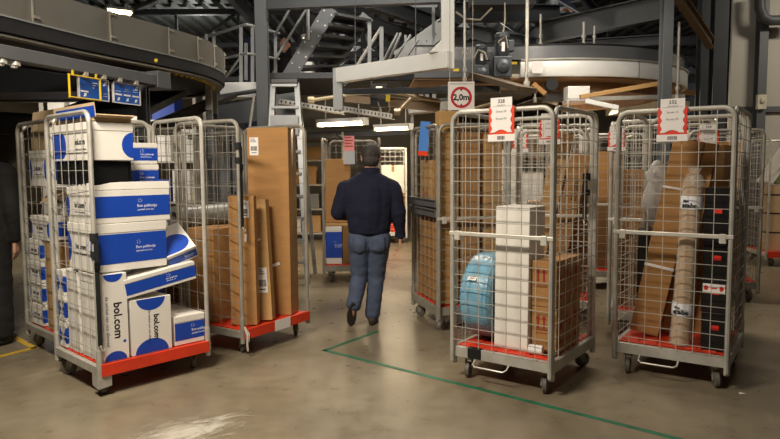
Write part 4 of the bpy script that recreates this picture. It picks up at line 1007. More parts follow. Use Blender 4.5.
def gearmotor(u, v, Y, s, label):
    p = at(u, v, Y); r_ = empty('gear_motor', p, label, 'motor', 'gear motors on the conveyor')
    q = MB(); q.lathe([(.0, .10), (.06, .10), (.075, .12), (.075, .30), (.085, .31), (.085, .35), (.06, .37), (0, .37)], Matrix.Scale(s, 4), 20)
    for i in range(10):
        t = 2 * math.pi * i / 10; q.box(-.004 * s, .004 * s, .072 * s, .086 * s, .13 * s, .29 * s, RZ(t))
    q.build('motor_body', MOTOR, r_, True)
    q = MB(); q.box(-.10 * s, .10 * s, -.07 * s, .08 * s, -.13 * s, .10 * s); q.lathe([(0, 0), (.075 * s, 0), (.075 * s, .03 * s), (.03 * s, .05 * s), (0, .05 * s)], T(0, -.07 * s, -.01) @ RX(R(90)), 20); q.build('gearbox', MOTOR, r_, False, .008)
    q = MB(); q.box(.06 * s, .13 * s, -.05 * s, .05 * s, .16 * s, .28 * s); q.build('terminal_box', MOTOR, r_, False, .006)
    q = MB(); q.box(-.02 * s, .015 * s, -.088 * s, -.078 * s, .15 * s, .25 * s); q.build('rating_plate', PAPER, r_)
    return r_
gearmotor(502, 66, 7.4, 1.0, 'larger grey gear motor hanging above route card 328')
gearmotor(481, 73, 7.45, .85, 'smaller grey gear motor left of the larger one, above the height sign')
q = MB(); q.bar(at(440, 90, 7.6), at(500, 90, 7.45), .25, .07); q.bar(at(346, 92, 8.4), at(470, 90, 7.6), .12, .07); tag(q.build('drive_chassis', STEEL_D, None, False, .004), 'dark drive chassis under the gear motors', 'conveyor')
q = MB(); a = at(478, 76, 7.4); b_ = at(527, 90, 6.9); q.bar(a, b_, .34, .06); tag(q.build('chute', mat('dark_chute', (84, 70, 54), .6, 0, .2, 6), None, False, .004), 'dark flat chute below the gear motors', 'chute')
q = MB(); q.tube([at(499, 50, 7.35), at(502, 40, 7.35), at(505, 20, 7.4), at(505, 3, 7.5)], .009, 6); q.tube([at(502, 47, 7.3), at(498, 42, 7.3), at(506, 36, 7.3), at(508, 48, 7.3)], .008, 6); tag(q.build('hanging_cable', mat('grey_cable', (150, 140, 122)), None, True), 'grey cable rising from the larger gear motor', 'cable')
for pts_, r_c, lb in (([(474, 58), (478, 50), (485, 53), (487, 60)], .012, 'short grey cable hump at the smaller gear motor'), ([(462, 54), (466, 48), (470, 52), (466, 58), (462, 54)], .010, 'coiled grey cable loop left of the smaller gear motor'), ([(456, 12), (466, 19), (480, 20), (492, 8)], .012, 'long grey cable sagging above the gear motors')):
    q = MB(); q.tube([at(u, v, 7.36) for u, v in pts_], r_c, 6); tag(q.build('hanging_cable', mat('grey_cable', (150, 140, 122)), None, True), lb, 'cable')
q = MB(); p = at(515, -3, 8.2); q.box(p.x - .55, p.x + .25, p.y, p.y + .3, p.z - .10, p.z + .3); tag(q.build('drive_box', STEEL_K, None, False, .01), 'black drive housing at the top above the gear motors', 'motor')
# hanging rods
for (u, v0, v1, Y, r_, lb) in ((526.5, -4, 84, 7.3, .020, 'thick pale hanger rod left of the white rim'), (464.5, -4, 80, 7.3, .014, 'hanger rod behind the height sign wires'), (540.5, 14, 45, 7.9, .014, 'short hanger rod right of the thick pale one'),
                           (583.5, 22, 46, 7.9, .018, 'hanger rod dropping to the white rim, left one of the pair'), (594, 26, 46, 8.0, .014, 'hanger rod dropping to the white rim, right one of the pair'), (677, 22, 97, 8.2, .018, 'long hanger rod right of the column by card 332'), (568, 98, 112, 7.6, .012, 'short rod under the white gearbox'), (535, 84, 100, 7.4, .010, 'thin rod below the thick pale hanger')):
    a = at(u, v1, Y); b_ = at(u, v0, Y); b_.x = a.x
    q = MB(); q.tube([a, b_], r_, 8); q.cyl(a - V((0, 0, .03)), a + V((0, 0, .03)), r_ * 1.8, 6); q.cyl(a + V((0, 0, .09)), a + V((0, 0, .13)), r_ * 1.6, 6)
    tag(q.build('hanger_rod', ZINC, None, True), lb, 'rod')
# gear and rails below the carousel
q = MB(); p = at(579, 92, 7.6); q.box(p.x - .13, p.x + .13, p.y, p.y + .2, p.z - .08, p.z + .07); tag(q.build('gearbox', WHITE_M, None, False, .008), 'white gearbox under the white rim', 'gearbox')
for (u0, v0, u1, v1, Y, lb, m_) in ((580, 97, 662, 83, 7.5, 'long tan rail under the white rim', CARD_L), (586, 101, 618, 108, 7.3, 'pale rail slanting below the white gearbox', WHITE_M), (590, 99, 662, 97, 7.9, 'pale horizontal rail under the white rim', WIRE), (533, 84, 545, 94, 7.2, 'short wooden strut below the thick hanger rod', CARD)):
    q = MB(); q.bar(at(u0, v0, Y), at(u1, v1, Y), .05); tag(q.build('support_rail', m_, None, False, .003), lb, 'rail')
q = MB(); q.bar(at(508, 106, 8.6), at(536, 96, 8.6), .3, .05); q.bar(at(536, 96, 8.6), at(562, 95.5, 8.4), .3, .06); fc_ = tag(q.build('feed_conveyor', BELT, None), 'black belt feeder bending up behind route card 328', 'conveyor')
q = MB(); p = at(557, 95.5, 8.2); q.box(p.x - .14, p.x + .12, p.y, p.y + .2, p.z - .07, p.z + .07); q.build('drive_cover', STEEL_L, fc_, False, .004)
for u, Y in ((515, 8.6), (560, 8.4)): q = MB(); p = at(u, 100, Y); q.box(p.x - .025, p.x + .025, Y - .02, Y + .02, 0, p.z); q.build('support_leg', STEEL_D, fc_)
q = MB(); q.lathe([(0, -.06), (.07, -.06), (.07, .06), (0, .06)], T(*at(551, 85, 7.7)) @ RX(R(90)), 20); q.v = [tuple(V(v_) - V((CX, CY, zr0))) for v_ in q.v]; q.build('guide_wheel', BLACKR, ca, True)
q = MB(); q.bar(at(595, 95, 12.4), at(690, 94, 12.4), .6, .10); cb_ = tag(q.build('conveyor_bed', PLY, None), 'brown conveyor bed with a pale side panel under the carousel', 'conveyor')
q = MB(); p1 = at(618, 113, 12.2); p2 = at(690, 101, 12.2); q.box(p1.x, p2.x, 12.2, 12.9, p1.z, p2.z); q.build('side_panel', mat('warm_white_panel', (228, 214, 180), .5), cb_, False, .004)
for u in (628, 682): q = MB(); p = at(u, 112, 12.5); q.box(p.x - .03, p.x + .03, 12.47, 12.53, 0, p.z); q.build('support_leg', STEEL_D, cb_)
q = MB(); p = at(668, 92, 8.3); 
q.bar(at(662, 97, 8.3), at(684, 96, 8.3), .06, .04); tag(q.build('support_rail', ZINC, None), 'short cross rail at the foot of the long hanger rod', 'rail')

# ---- right hand I-beams
for (a, b_, w_, h_, lb) in ((at(535, 34, 9.6), at(668, 3, 8.0), .14, .30, 'big grey I-beam sloping up to the right above the carousel'), (at(560, 48, 10.4), at(668, 38, 9.9), .12, .16, 'thinner beam below the big I-beam')):
    a.z = b_.z = (a.z + b_.z) / 2 if lb.startswith('thin') else a.z
    hbeam(a, b_, w_, h_, .014, 'mezzanine_beam', STEEL_P, lb, 'beam')
hbeam(at(676, -8, 7.6), at(711, 44, 9.0), .10, .14, .014, 'mezzanine_beam', mat('primer_brown_steel', (120, 98, 70), .55, .1, .12, 4), 'brown grey beam slanting down by the dark columns', 'beam')
hbeam(at(575, -6, 8.6), at(606, 26, 11.5), .12, .2, .014, 'mezzanine_beam', STEEL_D, 'dark brace slanting below the person at the upper right', 'beam')
hbeam(at(560, 12, 14.0), at(690, 8, 14.0), .10, .16, .012, 'mezzanine_beam', STEEL_D, 'far beam at the upper right', 'beam')
for i, v in enumerate((42, 62, 80)):
    hbeam(at(668, v, 12.5), at(720, v - 3, 12.5), .10, .16, .012, 'mezzanine_beam', STEEL_P, ['highest', 'middle', 'lowest'][i] + ' of three far beams between the two right columns', 'beam')
hbeam(at(440, 12, 8.6), at(560, 14, 9.6), .14, .24, .014, 'mezzanine_beam', STEEL_D, 'dark beam above the gear motors', 'beam')
hbeam(at(470, 30, 9.5), at(535, 46, 8.2), .14, .2, .014, 'mezzanine_beam', STEEL_D, 'dark brown beam behind the larger gear motor', 'beam')
q = MB(); q.box(1.3, 4.3, 10.4, 12.6, 2.89, 2.945); tag(q.build('upper_walkway', STEEL_D, None), 'grated upper walkway at the right', 'platform', None, 'structure')
# rail in front of the upper right person
rw = empty('walkway_railing', at(560, 20, 10.3), 'pale railing in front of the person at the upper right', 'railing'); O = rw.matrix_world.translation
q = MB(); q.tube([loc(540, 6, 10.2), loc(562, 22, 10.2)], .018, 8); q.tube([loc(556, 0, 10.25), loc(580, 14, 10.2)], .018, 8); q.build('handrail', STEEL_L, rw, True)
for u in (533, 556): q = MB(); q.bar(loc(u, 26, 10.2), loc(u, -8, 10.2), .045, .02); q.build('post', STEEL_L, rw)

# ---- wall fittings at the right
q = MB(); p = at(760, 103, 9.86); q.box(p.x - .07, p.x + .07, p.y - .06, p.y, p.z - .10, p.z + .12); q.ell((p.x, p.y - .06, p.z + .03), .04, .03, .05); tag(q.build('wall_mounted_sensor', mat('cream_plastic', (196, 188, 168), .5), None, False, .01), 'cream wall sensor on the grey column at the right', 'sensor')
q = MB(); q.bar(at(724, 110, 10.02), at(800, 109, 10.02), .05, .09); tag(q.build('wall_rail', STEEL_P, None, False, .003), 'grey rail running along the panelled wall', 'rail')
q = MB(); q.tube([at(760, -8, 9.75), at(760, 8, 9.75), at(763, 17, 9.75), at(770, 20.5, 9.75), at(800, 19.5, 9.75)], .075, 12); tag(q.build('wall_pipe', STEEL_P, None, True), 'thick grey pipe bending along the wall at the upper right', 'pipe')
# ---- roof lamps
def roof_lamp(a, b_, w, label, e): return lamp(a, b_, w, .10, label, 0, e)
lamp(at(106, 17, 15.6), at(131, 10.5, 15.9), .40, .12, 'bright roof lamp above the curved conveyor', 0, 22)
q = MB(); q.bar(at(134, 10, 17.0), at(178, -9, 16.0), .16, .12); tag(q.build('lamp_rail', STEEL_L, None), 'pale lamp rail on the roof beside the bright lamp', 'rail')
lamp(at(302.5, 39.5, 19.4), at(310.5, 37.5, 19.6), .32, .10, 'far bright lamp between the staircase rails', 0, 22)
lamp(at(676, 79, 24.0), at(683, 78, 24.0), .12, .06, 'far small lamp between the right columns, left of two', 0, 14)
lamp(at(686, 77, 24.0), at(695, 76, 24.0), .12, .06, 'far small lamp between the right columns, right of two', 0, 14)

# ---- step ladder behind the tall carton
sl = empty('step_ladder', T(-1.28, 7.75, 0), 'aluminium step ladder standing behind the tall brown carton', 'ladder')
ALU = mat('aluminium', (146, 147, 148), .38, .5, .08, 8)
for s in (-1, 1):
    q = MB(); q.bar((s * .27, -.02, 0), (s * .145, .26, 2.46), .06, .03); q.build('front_rail', ALU, sl)
    q = MB(); q.bar((s * .27, .80, 0), (s * .145, .32, 2.44), .05, .025); q.build('rear_leg', ALU, sl)
for i in range(9):
    z = .27 * (i + 1); t = z / 2.58; w_ = .27 - .125 * t
    q = MB(); q.box(-w_, w_, -.02 + .28 * t - .04, -.02 + .28 * t + .05, z - .015, z + .015); q.build('step', ALU, sl)
q = MB(); q.box(-.165, .165, .20, .38, 2.45, 2.51); q.build('top_platform', BLACKP, sl, False, .008)
q = MB(); q.box(-.17, .17, .13, .15, 1.82, 2.06); q.build('back_plate', ALU, sl)
q = MB(); pa, pb_ = at(250, 126, 7.6), at(254, 96, 7.6); q.tube([pa + (pa - pb_) * (pa.z / (pb_.z - pa.z)), pb_], .016, 8); tag(q.build('pole', ZINC, None, True), 'thin pale pole leaning left of the step ladder', 'pole')

# ---- far background under the mezzanines
SHELFM = mat('pale_rack_metal', (196, 190, 178), .5, .2, .06, 5)
cn = {'white_cardboard': 'white', 'blue_print': 'blue', 'tan_cardboard': 'tan', 'brown_cardboard': 'brown', 'dark_brown_cardboard': 'dark brown', 'light_grey_painted_steel': 'grey'}
ORD = ['first', 'second', 'third', 'fourth', 'fifth', 'sixth', 'seventh', 'eighth', 'ninth']
def rack(x, y, w, d, h, n, label, fill, short):
    r_ = empty('storage_rack', T(x, y, 0), label, 'rack')
    for sx in (0, w):
        for sy in (0, d): q = MB(); q.box(sx - .025, sx + .025, sy - .025, sy + .025, 0, h); q.build('upright', SHELFM, r_)
    for i in range(n): q = MB(); q.box(0, w, 0, d, .12 + i * (h - .2) / (n - 1), .15 + i * (h - .2) / (n - 1)); q.build('shelf', SHELFM, r_)
    rnd = random.Random(label)
    for i in range(n - 1):
        nth = -1; z = .15 + i * (h - .2) / (n - 1); xx = .06; gap = (h - .2) / (n - 1) - .08
        while xx < w - .35:
            ww = rnd.uniform(.25, .45); hh = gap * rnd.uniform(.6, .95); m_ = rnd.choice(fill)
            row = ['bottom', 'second', 'third', 'fourth', 'fifth'][i]; nth += 1
            o = carton(ww, d * .7, hh, '%s carton, %s from the left on the %s shelf of the %s' % (cn[m_.name], ORD[nth], row, short), m_, 'cartons on the ' + short, tape='top')
            o.location = (x + xx + ww / 2, y + d / 2, z + .004); xx += ww + rnd.uniform(.03, .12)
rack(-5.9, 11.0, 2.6, .6, 3.0, 5, 'white rack at the far left behind the curved conveyor', [WHITE_C, WHITE_C, BLUE, WHITE_C], 'far left rack')
rack(-2.6, 12.5, 1.7, .6, 2.1, 5, 'pale rack behind the nearly empty container', [WHITE_C, CARD_L, STEEL_L], 'middle rack')
rack(1.4, 14.5, 3.0, .7, 2.3, 4, 'far rack under the carousel at the right', [CARD, CARD_L, CARD_D, WHITE_C], 'far right rack')
# wide grey sheet cabinet behind the containers
q = MB(); q.box(-2.62, -1.75, 8.9, 9.4, 0, 1.95); o = q.build('cabinet_body', STEEL_L, None, False, .01); o.name = 'steel_cabinet'; tag(o, 'grey steel cabinet behind the nearly empty container', 'cabinet')
q = MB(); q.box(-2.20, -2.17, 8.885, 8.9, .05, 1.9); q.box(-2.24, -2.22, 8.86, 8.9, .9, 1.1); q.box(-2.15, -2.13, 8.86, 8.9, .9, 1.1); h_ = q.build('door_handle', STEEL_D, o)

# ---- floor markings
GREEN = mat('green_floor_tape', (30, 104, 74), .5, 0, .30, 9)
def floor_line(pts, w, m_, label, grp):
    q = MB(); pts = [V((p.x, p.y, .0016)) for p in pts]
    for i in range(len(pts) - 1):
        d = (pts[i + 1] - pts[i]).normalized(); q.bar(pts[i] - d * w / 2, pts[i + 1] + d * w / 2, w, .002)
    o = q.build('floor_marking', m_); tag(o, label, 'floor marking', grp, 'structure')
floor_line([atz(376, 332), atz(325, 350.5), atz(686, 441)], .036, GREEN, 'green tape line bending on the floor behind the man', 'floor lines')
floor_line([atz(-40, 366.5), atz(34, 348), atz(16, 338)], .05, mat('yellow_floor_tape', (196, 158, 40), .5, 0, .2, 14), 'yellow line on the floor at the lower left corner', 'floor lines')
# spilled white powder
pm = bpy.data.materials.new('white_powder'); pm.use_nodes = True; nt = pm.node_tree; b = nt.nodes['Principled BSDF']
b.inputs['Base Color'].default_value = lin((214, 206, 190)) + (1,); b.inputs['Roughness'].default_value = .9
tc = nt.nodes.new('ShaderNodeTexCoord'); n1 = nt.nodes.new('ShaderNodeTexNoise'); n1.inputs['Scale'].default_value = 5.5; n1.inputs['Detail'].default_value = 9; n1.inputs['Roughness'].default_value = .68; n1.inputs['Distortion'].default_value = 1.2
mp = nt.nodes.new('ShaderNodeMapping'); mp.inputs['Rotation'].default_value = (0, 0, R(-40)); mp.inputs['Scale'].default_value = (1, 2.6, 1)
nt.links.new(tc.outputs['Object'], mp.inputs['Vector']); nt.links.new(mp.outputs['Vector'], n1.inputs['Vector'])
gr = nt.nodes.new('ShaderNodeTexGradient'); gr.gradient_type = 'SPHERICAL'; mg = nt.nodes.new('ShaderNodeMapping'); mg.inputs['Scale'].default_value = (1.7, 3.0, 1)
nt.links.new(tc.outputs['Object'], mg.inputs['Vector']); nt.links.new(mg.outputs['Vector'], gr.inputs['Vector'])
ad = nt.nodes.new('ShaderNodeMath'); ad.operation = 'MULTIPLY_ADD'; ad.inputs[1].default_value = 1.7; ad.inputs[2].default_value = -.35; nt.links.new(n1.outputs['Fac'], ad.inputs[0]); nt.links.new(gr.outputs['Fac'], ad.inputs[2])
r2 = nt.nodes.new('ShaderNodeValToRGB'); r2.color_ramp.elements[0].position = .62; r2.color_ramp.elements[1].position = 1.0; r2.color_ramp.elements[1].color = (.62, .62, .62, 1); a3 = nt.nodes.new('ShaderNodeMath'); a3.operation = 'MULTIPLY_ADD'; a3.inputs[1].default_value = .9; a3.inputs[2].default_value = -.55; nt.links.new(ad.outputs[0], a3.inputs[0]); nt.links.new(a3.outputs[0], r2.inputs['Fac']); nt.links.new(r2.outputs['Color'], b.inputs['Alpha'])
q = MB(); N = 40; vs = []; fs = []
for i in range(N + 1):
    for j in range(N + 1):
        x = (i / N - .5) * 1.5; y = (j / N - .5) * .8; e_ = max(0, 1 - (x / .7) ** 2 - (y / .36) ** 2)
        vs.append((x, y, .002 + .004 * e_ * (.5 + noise.noise(V((x * 6, y * 9, 0))))))
for i in range(N):
    for j in range(N): a = i * (N + 1) + j; fs.append((a, a + N + 1, a + N + 2, a + 1))
q.add(vs, fs); o = q.build('spilled_powder', pm, None, True); p = atz(188, 432); o.matrix_world = T(p.x, p.y, 0) @ RZ(R(38)); tag(o, 'white powder spilled on the floor at the bottom left', 'powder', None, 'stuff')
for (u, v, lb) in ((742, 394, 'small white scrap on the floor at the lower right'), (300, 320, 'small pale scrap on the floor left of the man')):
    p = atz(u, v); q = MB(); q.add([(-.02, -.01, .003), (.02, -.012, .006), (.018, .012, .003), (-.015, .012, .008)], [(0, 1, 2, 3)]); q.add([(-.02, -.01, .002), (.02, -.012, .005), (.018, .012, .002), (-.015, .012, .007)], [(3, 2, 1, 0)]); o = q.build('paper_scrap', PAPER); o.location = (p.x, p.y, 0); tag(o, lb, 'scrap')
# ------------------------------------------------------------------ people
def capsule(q, a, b, r0, r1, n=14):
    a = V(a); b = V(b); d = b - a; L = d.length; d.normalize()
    pts = []; rs = []
    for i in range(5): t = math.pi / 2 * (i / 4); pts.append(a - d * r0 * math.cos(t) * .999); rs.append(max(r0 * math.sin(t), .0008))
    for i in range(1, 6): t = i / 6; pts.append(a.lerp(b, t)); rs.append(r0 + (r1 - r0) * t)
    for i in range(5): t = math.pi / 2 * (i / 4); pts.append(b + d * r1 * math.sin(t) * .999); rs.append(max(r1 * math.cos(t), .0008))
    q.tube(pts, rs, n)
def limb(q, pts, rs):
    for i in range(len(pts) - 1): capsule(q, pts[i], pts[i + 1], rs[i], rs[i + 1])
def fuse(q, name, m_, parent, voxel=.01, smooth=6, wrinkle=0.0, wscale=9, seed=0.0, clip=None):
    me = bpy.data.meshes.new('tmp'); me.from_pydata(q.v, [], q.f)
    bm = bmesh.new(); bm.from_mesh(me); bmesh.ops.recalc_face_normals(bm, faces=bm.faces); bm.to_mesh(me); bm.free()
    o = bpy.data.objects.new('tmp', me); COL.objects.link(o)
    rm = o.modifiers.new('r', 'REMESH'); rm.mode = 'VOXEL'; rm.voxel_size = voxel
    if smooth: s_ = o.modifiers.new('s', 'SMOOTH'); s_.factor = .5; s_.iterations = smooth
    dg = bpy.context.evaluated_depsgraph_get(); dg.update()
    res = bpy.data.meshes.new_from_object(o.evaluated_get(dg)); bpy.data.objects.remove(o)
    if wrinkle:
        res.update(); nr = [v.normal.copy() for v in res.vertices]
        for v, n_ in zip(res.vertices, nr):
            c = v.co; w = noise.noise(V((c.x * wscale, c.y * wscale, c.z * wscale * 2.1 + seed))) + .5 * noise.noise(V((c.x * wscale * 2.3, c.y * wscale * 2.3, c.z * wscale * 4 + seed)))
            v.co += n_ * w * wrinkle
    res.name = name; res.materials.clear(); res.materials.append(m_); res.shade_smooth()
    ob = bpy.data.objects.new(name, res); COL.objects.link(ob); ob.parent = parent
    return ob
SKIN = mat('skin', (196, 146, 120), .55, 0, .06, 14)
HAIR = mat('dark_grey_hair', (54, 48, 44), .65, 0, .45, 55, .6, 140)
NAVYW = mat('navy_wool', (10, 15, 40), .9, 0, .14, 40, .12, 160)
DENIM = mat('blue_denim', (66, 76, 98), .85, 0, .22, 7, .06, 220)
SHOE = mat('brown_suede', (72, 60, 48), .8, 0, .12, 14)
SOLE = mat('dark_sole', (40, 36, 32), .7, 0, .1, 14)
def hand(q, wrist, dirv, side, curl=.5, palm=None, s=1.0):
    """palm, five separate bent fingers of unequal length; palm faces inward (towards -side x)"""
    d = V(dirv).normalized(); w = V(wrist)
    pn = V(palm) if palm else V((-side, 0, 0)); pn = (pn - d * pn.dot(d)).normalized()   # palm normal
    ac = d.cross(pn).normalized()                                                        # across the knuckles
    if ac.y < 0: ac = -ac                                                                # towards the index / thumb side
    for k in range(4):
        off = ac * (.030 - .020 * k) * s
        capsule(q, w + d * .012 * s + off * .55, w + d * .082 * s + off, .0145 * s, .0125 * s, 10)
        ln = (.070, .078, .072, .056)[k] * s; p = w + d * .084 * s + off; r_ = (.0090, .0092, .0088, .0078)[k] * s; a_ = curl * .45
        for j, fr in enumerate((.44, .31, .25)):
            dd = (d * math.cos(a_) + pn * math.sin(a_)); e_ = p + dd * ln * fr; capsule(q, p, e_, r_ * (1 - .09 * j), r_ * (1 - .09 * (j + 1)), 10); p = e_; a_ += curl * .8
    p = w + d * .024 * s + ac * .026 * s + pn * .006 * s
    d1 = (d * .62 + ac * .58 + pn * .42).normalized(); e_ = p + d1 * .046 * s; capsule(q, p, e_, .0145 * s, .0115 * s, 10)
    d2 = (d * .9 + ac * .1 + pn * .5).normalized(); capsule(q, e_, e_ + d2 * .032 * s, .0112 * s, .0088 * s, 10)
def head(q, c, s=1.0, M=None):
    """facing +y"""
    M = M or Matrix.Identity(3); c = V(c)
    def P(x, y, z): return c + M @ (V((x, y, z)) * s)
    M4 = M.to_4x4()
    q.ell(P(0, -.008, .018), .076 * s, .097 * s, .098 * s, M4, 24, 16)
    q.ell(P(0, .018, -.045), .060 * s, .072 * s, .072 * s, M4, 20, 12)
    capsule(q, P(-.02, .06, -.095), P(.02, .06, -.095), .024 * s, .024 * s)
    capsule(q, P(0, .088, .012), P(0, .106, -.022), .009 * s, .014 * s)
    for sx in (-1, 1):
        capsule(q, P(sx * .013, .090, -.026), P(sx * .012, .094, -.026), .008 * s, .008 * s)
        capsule(q, P(sx * .012, .083, .030), P(sx * .044, .070, .032), .010 * s, .009 * s)
        q.ell(P(sx * .078, -.005, -.008), .010 * s, .019 * s, .032 * s, M4, 12, 8); q.ell(P(sx * .080, -.008, .008), .012 * s, .017 * s, .014 * s, M4, 12, 8)
    capsule(q, P(-.018, .082, -.056), P(.018, .082, -.056), .009 * s, .009 * s); capsule(q, P(-.014, .081, -.069), P(.014, .081, -.069), .010 * s, .010 * s)
    return P
def face_parts(P, root, s=1.0):
    q = MB()
    for sx in (-1, 1): q.ell(P(sx * .030, .074, .008), .011 * s, .008 * s, .007 * s, None, 12, 8)
    q.build('eye', mat('eye_white', (214, 208, 200), .3, 0, 0), root, True)
    q = MB(); q.tube([P(-.02, .0915, -.0625), P(0, .0935, -.0615), P(.02, .0915, -.0625)], .0022 * s, 6); q.build('mouth', mat('lip', (140, 78, 68), .5, 0, 0), root, True)
# --- walking man
pm_ = atz(370, 326)
man = empty('person', T(-.185, 5.72, 0), 'man walking away in a navy sweater and blue jeans, one heel lifted', 'person')
hc = V((.02, .06, 1.508))
MH = (RZ(R(-4)) @ RX(R(-8))).to_3x3()
q = MB(); P = head(q, hc, 1.06, MH)
capsule(q, (.012, .015, 1.31), (.018, .035, 1.43), .062, .056)
limb(q, [(0, 0, .84), (0, 0, 1.02), (.005, .01, 1.24)], [.09, .10, .09])
capsule(q, (-.17, .01, 1.24), (.17, .01, 1.24), .06, .06)
limb(q, [(-.20, .01, 1.23), (-.285, .02, 1.00), (-.19, .25, .97)], [.05, .04, .030])
limb(q, [(.20, .01, 1.23), (.268, -.01, 1.00), (.275, .06, .80)], [.05, .04, .029])
limb(q, [(-.09, 0, .80), (-.095, .03, .43), (-.145, -.12, .19)], [.08, .05, .035]); limb(q, [(.09, 0, .80), (.058, .06, .43), (.015, .03, .08)], [.08, .05, .035])
limb(q, [(-.145, -.12, .19), (-.16, -.05, .06)], [.035, .03]); limb(q, [(.015, .03, .08), (.03, .14, .05)], [.035, .03])
hand(q, (.275, .06, .80), (.0, .16, -1), 1, .55); hand(q, (-.19, .25, .97), (.65, .75, .05), -1, .8, palm=(0.3, .1, -1))
body = fuse(q, 'body', SKIN, man, .0065, 3)
face_parts(P, man, .98)
q = MB()     # hair: back and sides, hairline above the neck
q.ell(P(0, -.016, .030), .088, .106, .100, MH.to_4x4(), 28, 18); q.ell(P(0, -.040, -.028), .078, .072, .070, MH.to_4x4(), 24, 14)
for sx in (-1, 1): capsule(q, P(sx * .074, .018, .02), P(sx * .072, .024, -.012), .010, .008)
hr = fuse(q, 'hair', HAIR, man, .007, 2, .0035, 60)
q = MB()     # sweater
limb(q, [(0, -.005, .93), (0, -.005, 1.03), (.004, .0, 1.17)], [.160, .178, .172])
for sx in (-1, 1):
    capsule(q, (sx * .072, -.015, .915), (sx * .10, -.01, 1.18), .122, .120); capsule(q, (sx * .068, .03, .91), (sx * .07, .05, 1.15), .115, .11)
    capsule(q, (sx * .05, .01, 1.27), (sx * .20, .01, 1.225), .085, .088)
limb(q, [(-.205, .01, 1.22), (-.278, .01, 1.02), (-.205, .22, .975)], [.088, .072, .050])
limb(q, [(.205, .01, 1.22), (.262, -.01, 1.02), (.276, .05, .835)], [.088, .070, .047])
capsule(q, (.276, .05, .84), (.277, .053, .815), .050, .046)
capsule(q, (.008, .01, 1.27), (.014, .022, 1.352), .105, .080); capsule(q, (-.14, .0, 1.245), (-.03, .005, 1.315), .085, .080); capsule(q, (.15, .0, 1.245), (.04, .005, 1.315), .085, .080)
sw = fuse(q, 'sweater', NAVYW, man, .010, 5, .006, 8)
q = MB(); q.lathe([(.072, 0), (.086, .0), (.086, .052), (.079, .058), (.071, .052)], T(.014, .022, 1.352) @ RX(R(-8)), 28, closed=True); q.build('collar', NAVYW, sw, True)
q = MB(); q.lathe([(.130, .01), (.150, .0), (.157, .012), (.158, .05), (.150, .095), (.12, .10)], T(0, .002, .838) @ Matrix.Diagonal((1.20, .95, 1, 1)), 40, closed=True); q.build('waistband', NAVYW, sw, True)
q = MB(); q.lathe([(.040, 0), (.048, 0), (.050, .04), (.040, .04)], T(.277, .055, .79), 20, closed=True); q.build('cuff', NAVYW, sw, True)
q = MB()     # jeans
for sx in (-1, 1): capsule(q, (sx * .070, -.015, .80), (sx * .082, -.022, .74), .106, .110)
capsule(q, (-.06, .0, .82), (.06, .0, .82), .112, .112)
limb(q, [(-.088, -.01, .78), (-.098, .03, .44), (-.142, -.095, .205)], [.108, .076, .068])
limb(q, [(.088, -.01, .78), (.060, .055, .44), (.020, .030, .095)], [.108, .077, .070])
jn = fuse(q, 'jeans', DENIM, man, .010, 4, .006, 9, 3.0)
for sx in (-1, 1):
    from mathutils.bvhtree import BVHTree
    bv = BVHTree.FromPolygons([v.co for v in jn.data.vertices], [p.vertices for p in jn.data.polygons])
    vs = []; NX = 9
    for i in range(NX):
        for j in range(NX):
            x = sx * .086 + (i / (NX - 1) - .5) * .115; z = .745 + (j / (NX - 1) - .5) * .125
            if j < 3: z += (3 - j) * .010 * (1 - abs(i / (NX - 1) - .5) * 2) * -1
            h_ = bv.ray_cast(V((x, -1, z)), V((0, 1, 0)))[0]
            vs.append(V((x, (h_.y if h_ else -.12) - .0025, z)))
    q = MB(); q.add(vs, [(i * NX + j, (i + 1) * NX + j, (i + 1) * NX + j + 1, i * NX + j + 1) for i in range(NX - 1) for j in range(NX - 1)])
    o = q.build('back_pocket', DENIM, jn, True); so = o.modifiers.new('s', 'SOLIDIFY'); so.thickness = .003
def shoe(M, lb):
    q = MB()
    q.ell((0, .0, .045), .040, .050, .042); q.ell((0, .09, .040), .043, .085, .034); q.ell((0, .145, .034), .040, .05, .027); capsule(q, (0, -.01, .05), (0, -.005, .095), .042, .044)
    o = fuse(q, 'shoe', SHOE, man, .008, 4); o.matrix_local = M
    q = MB(); pts = []
    for i in range(28):
        t = 2 * math.pi * i / 28; y = .062 + .135 * math.sin(t); x = (.040 + .006 * math.sin(t)) * math.cos(t); pts.append((x, y))
    vs = [V((x, y, 0)) for x, y in pts] + [V((x, y, .022)) for x, y in pts]; n = 28
    q.add(vs, [tuple(range(n - 1, -1, -1)), tuple(range(n, 2 * n))] + [(i, (i + 1) % n, (i + 1) % n + n, i + n) for i in range(n)])
    q.build('sole', SOLE, o, False, .003)
shoe(T(.018, .02, .0) @ RZ(R(-8)), 'r'); shoe(T(-.148, -.145, .170) @ RZ(R(14)) @ RX(R(-62)), 'l')

# --- person at the left edge, in black, mostly outside the frame
pl_ = atz(-3, 347)
pb = empty('person', T(pl_.x - .10, pl_.y + .05, 0), 'person in black clothes and boots, cut by the left edge of the photo', 'person')
BLK = mat('black_clothing', (17, 16, 16), .85, 0, .12, 30, .1, 120)
q = MB(); P = head(q, (0, .02, 1.66), 1.0); capsule(q, (0, -.01, 1.44), (0, .0, 1.58), .06, .055)
limb(q, [(0, 0, .95), (0, 0, 1.38)], [.12, .12]); capsule(q, (-.18, 0, 1.40), (.17, 0, 1.40), .055, .055)
for s in (-1, 1):
    limb(q, [(s * .20, 0, 1.38), (s * .25, -.02, 1.1), (s * .24, .04, .84)], [.05, .04, .028]); hand(q, (s * .24, .04, .84), (0, .1, -1), s, .5)
    limb(q, [(s * .09, 0, .92), (s * .10, .02, .5), (s * .11, 0, .08)], [.08, .05, .035])
fuse(q, 'body', SKIN, pb, .008, 3); face_parts(P, pb)
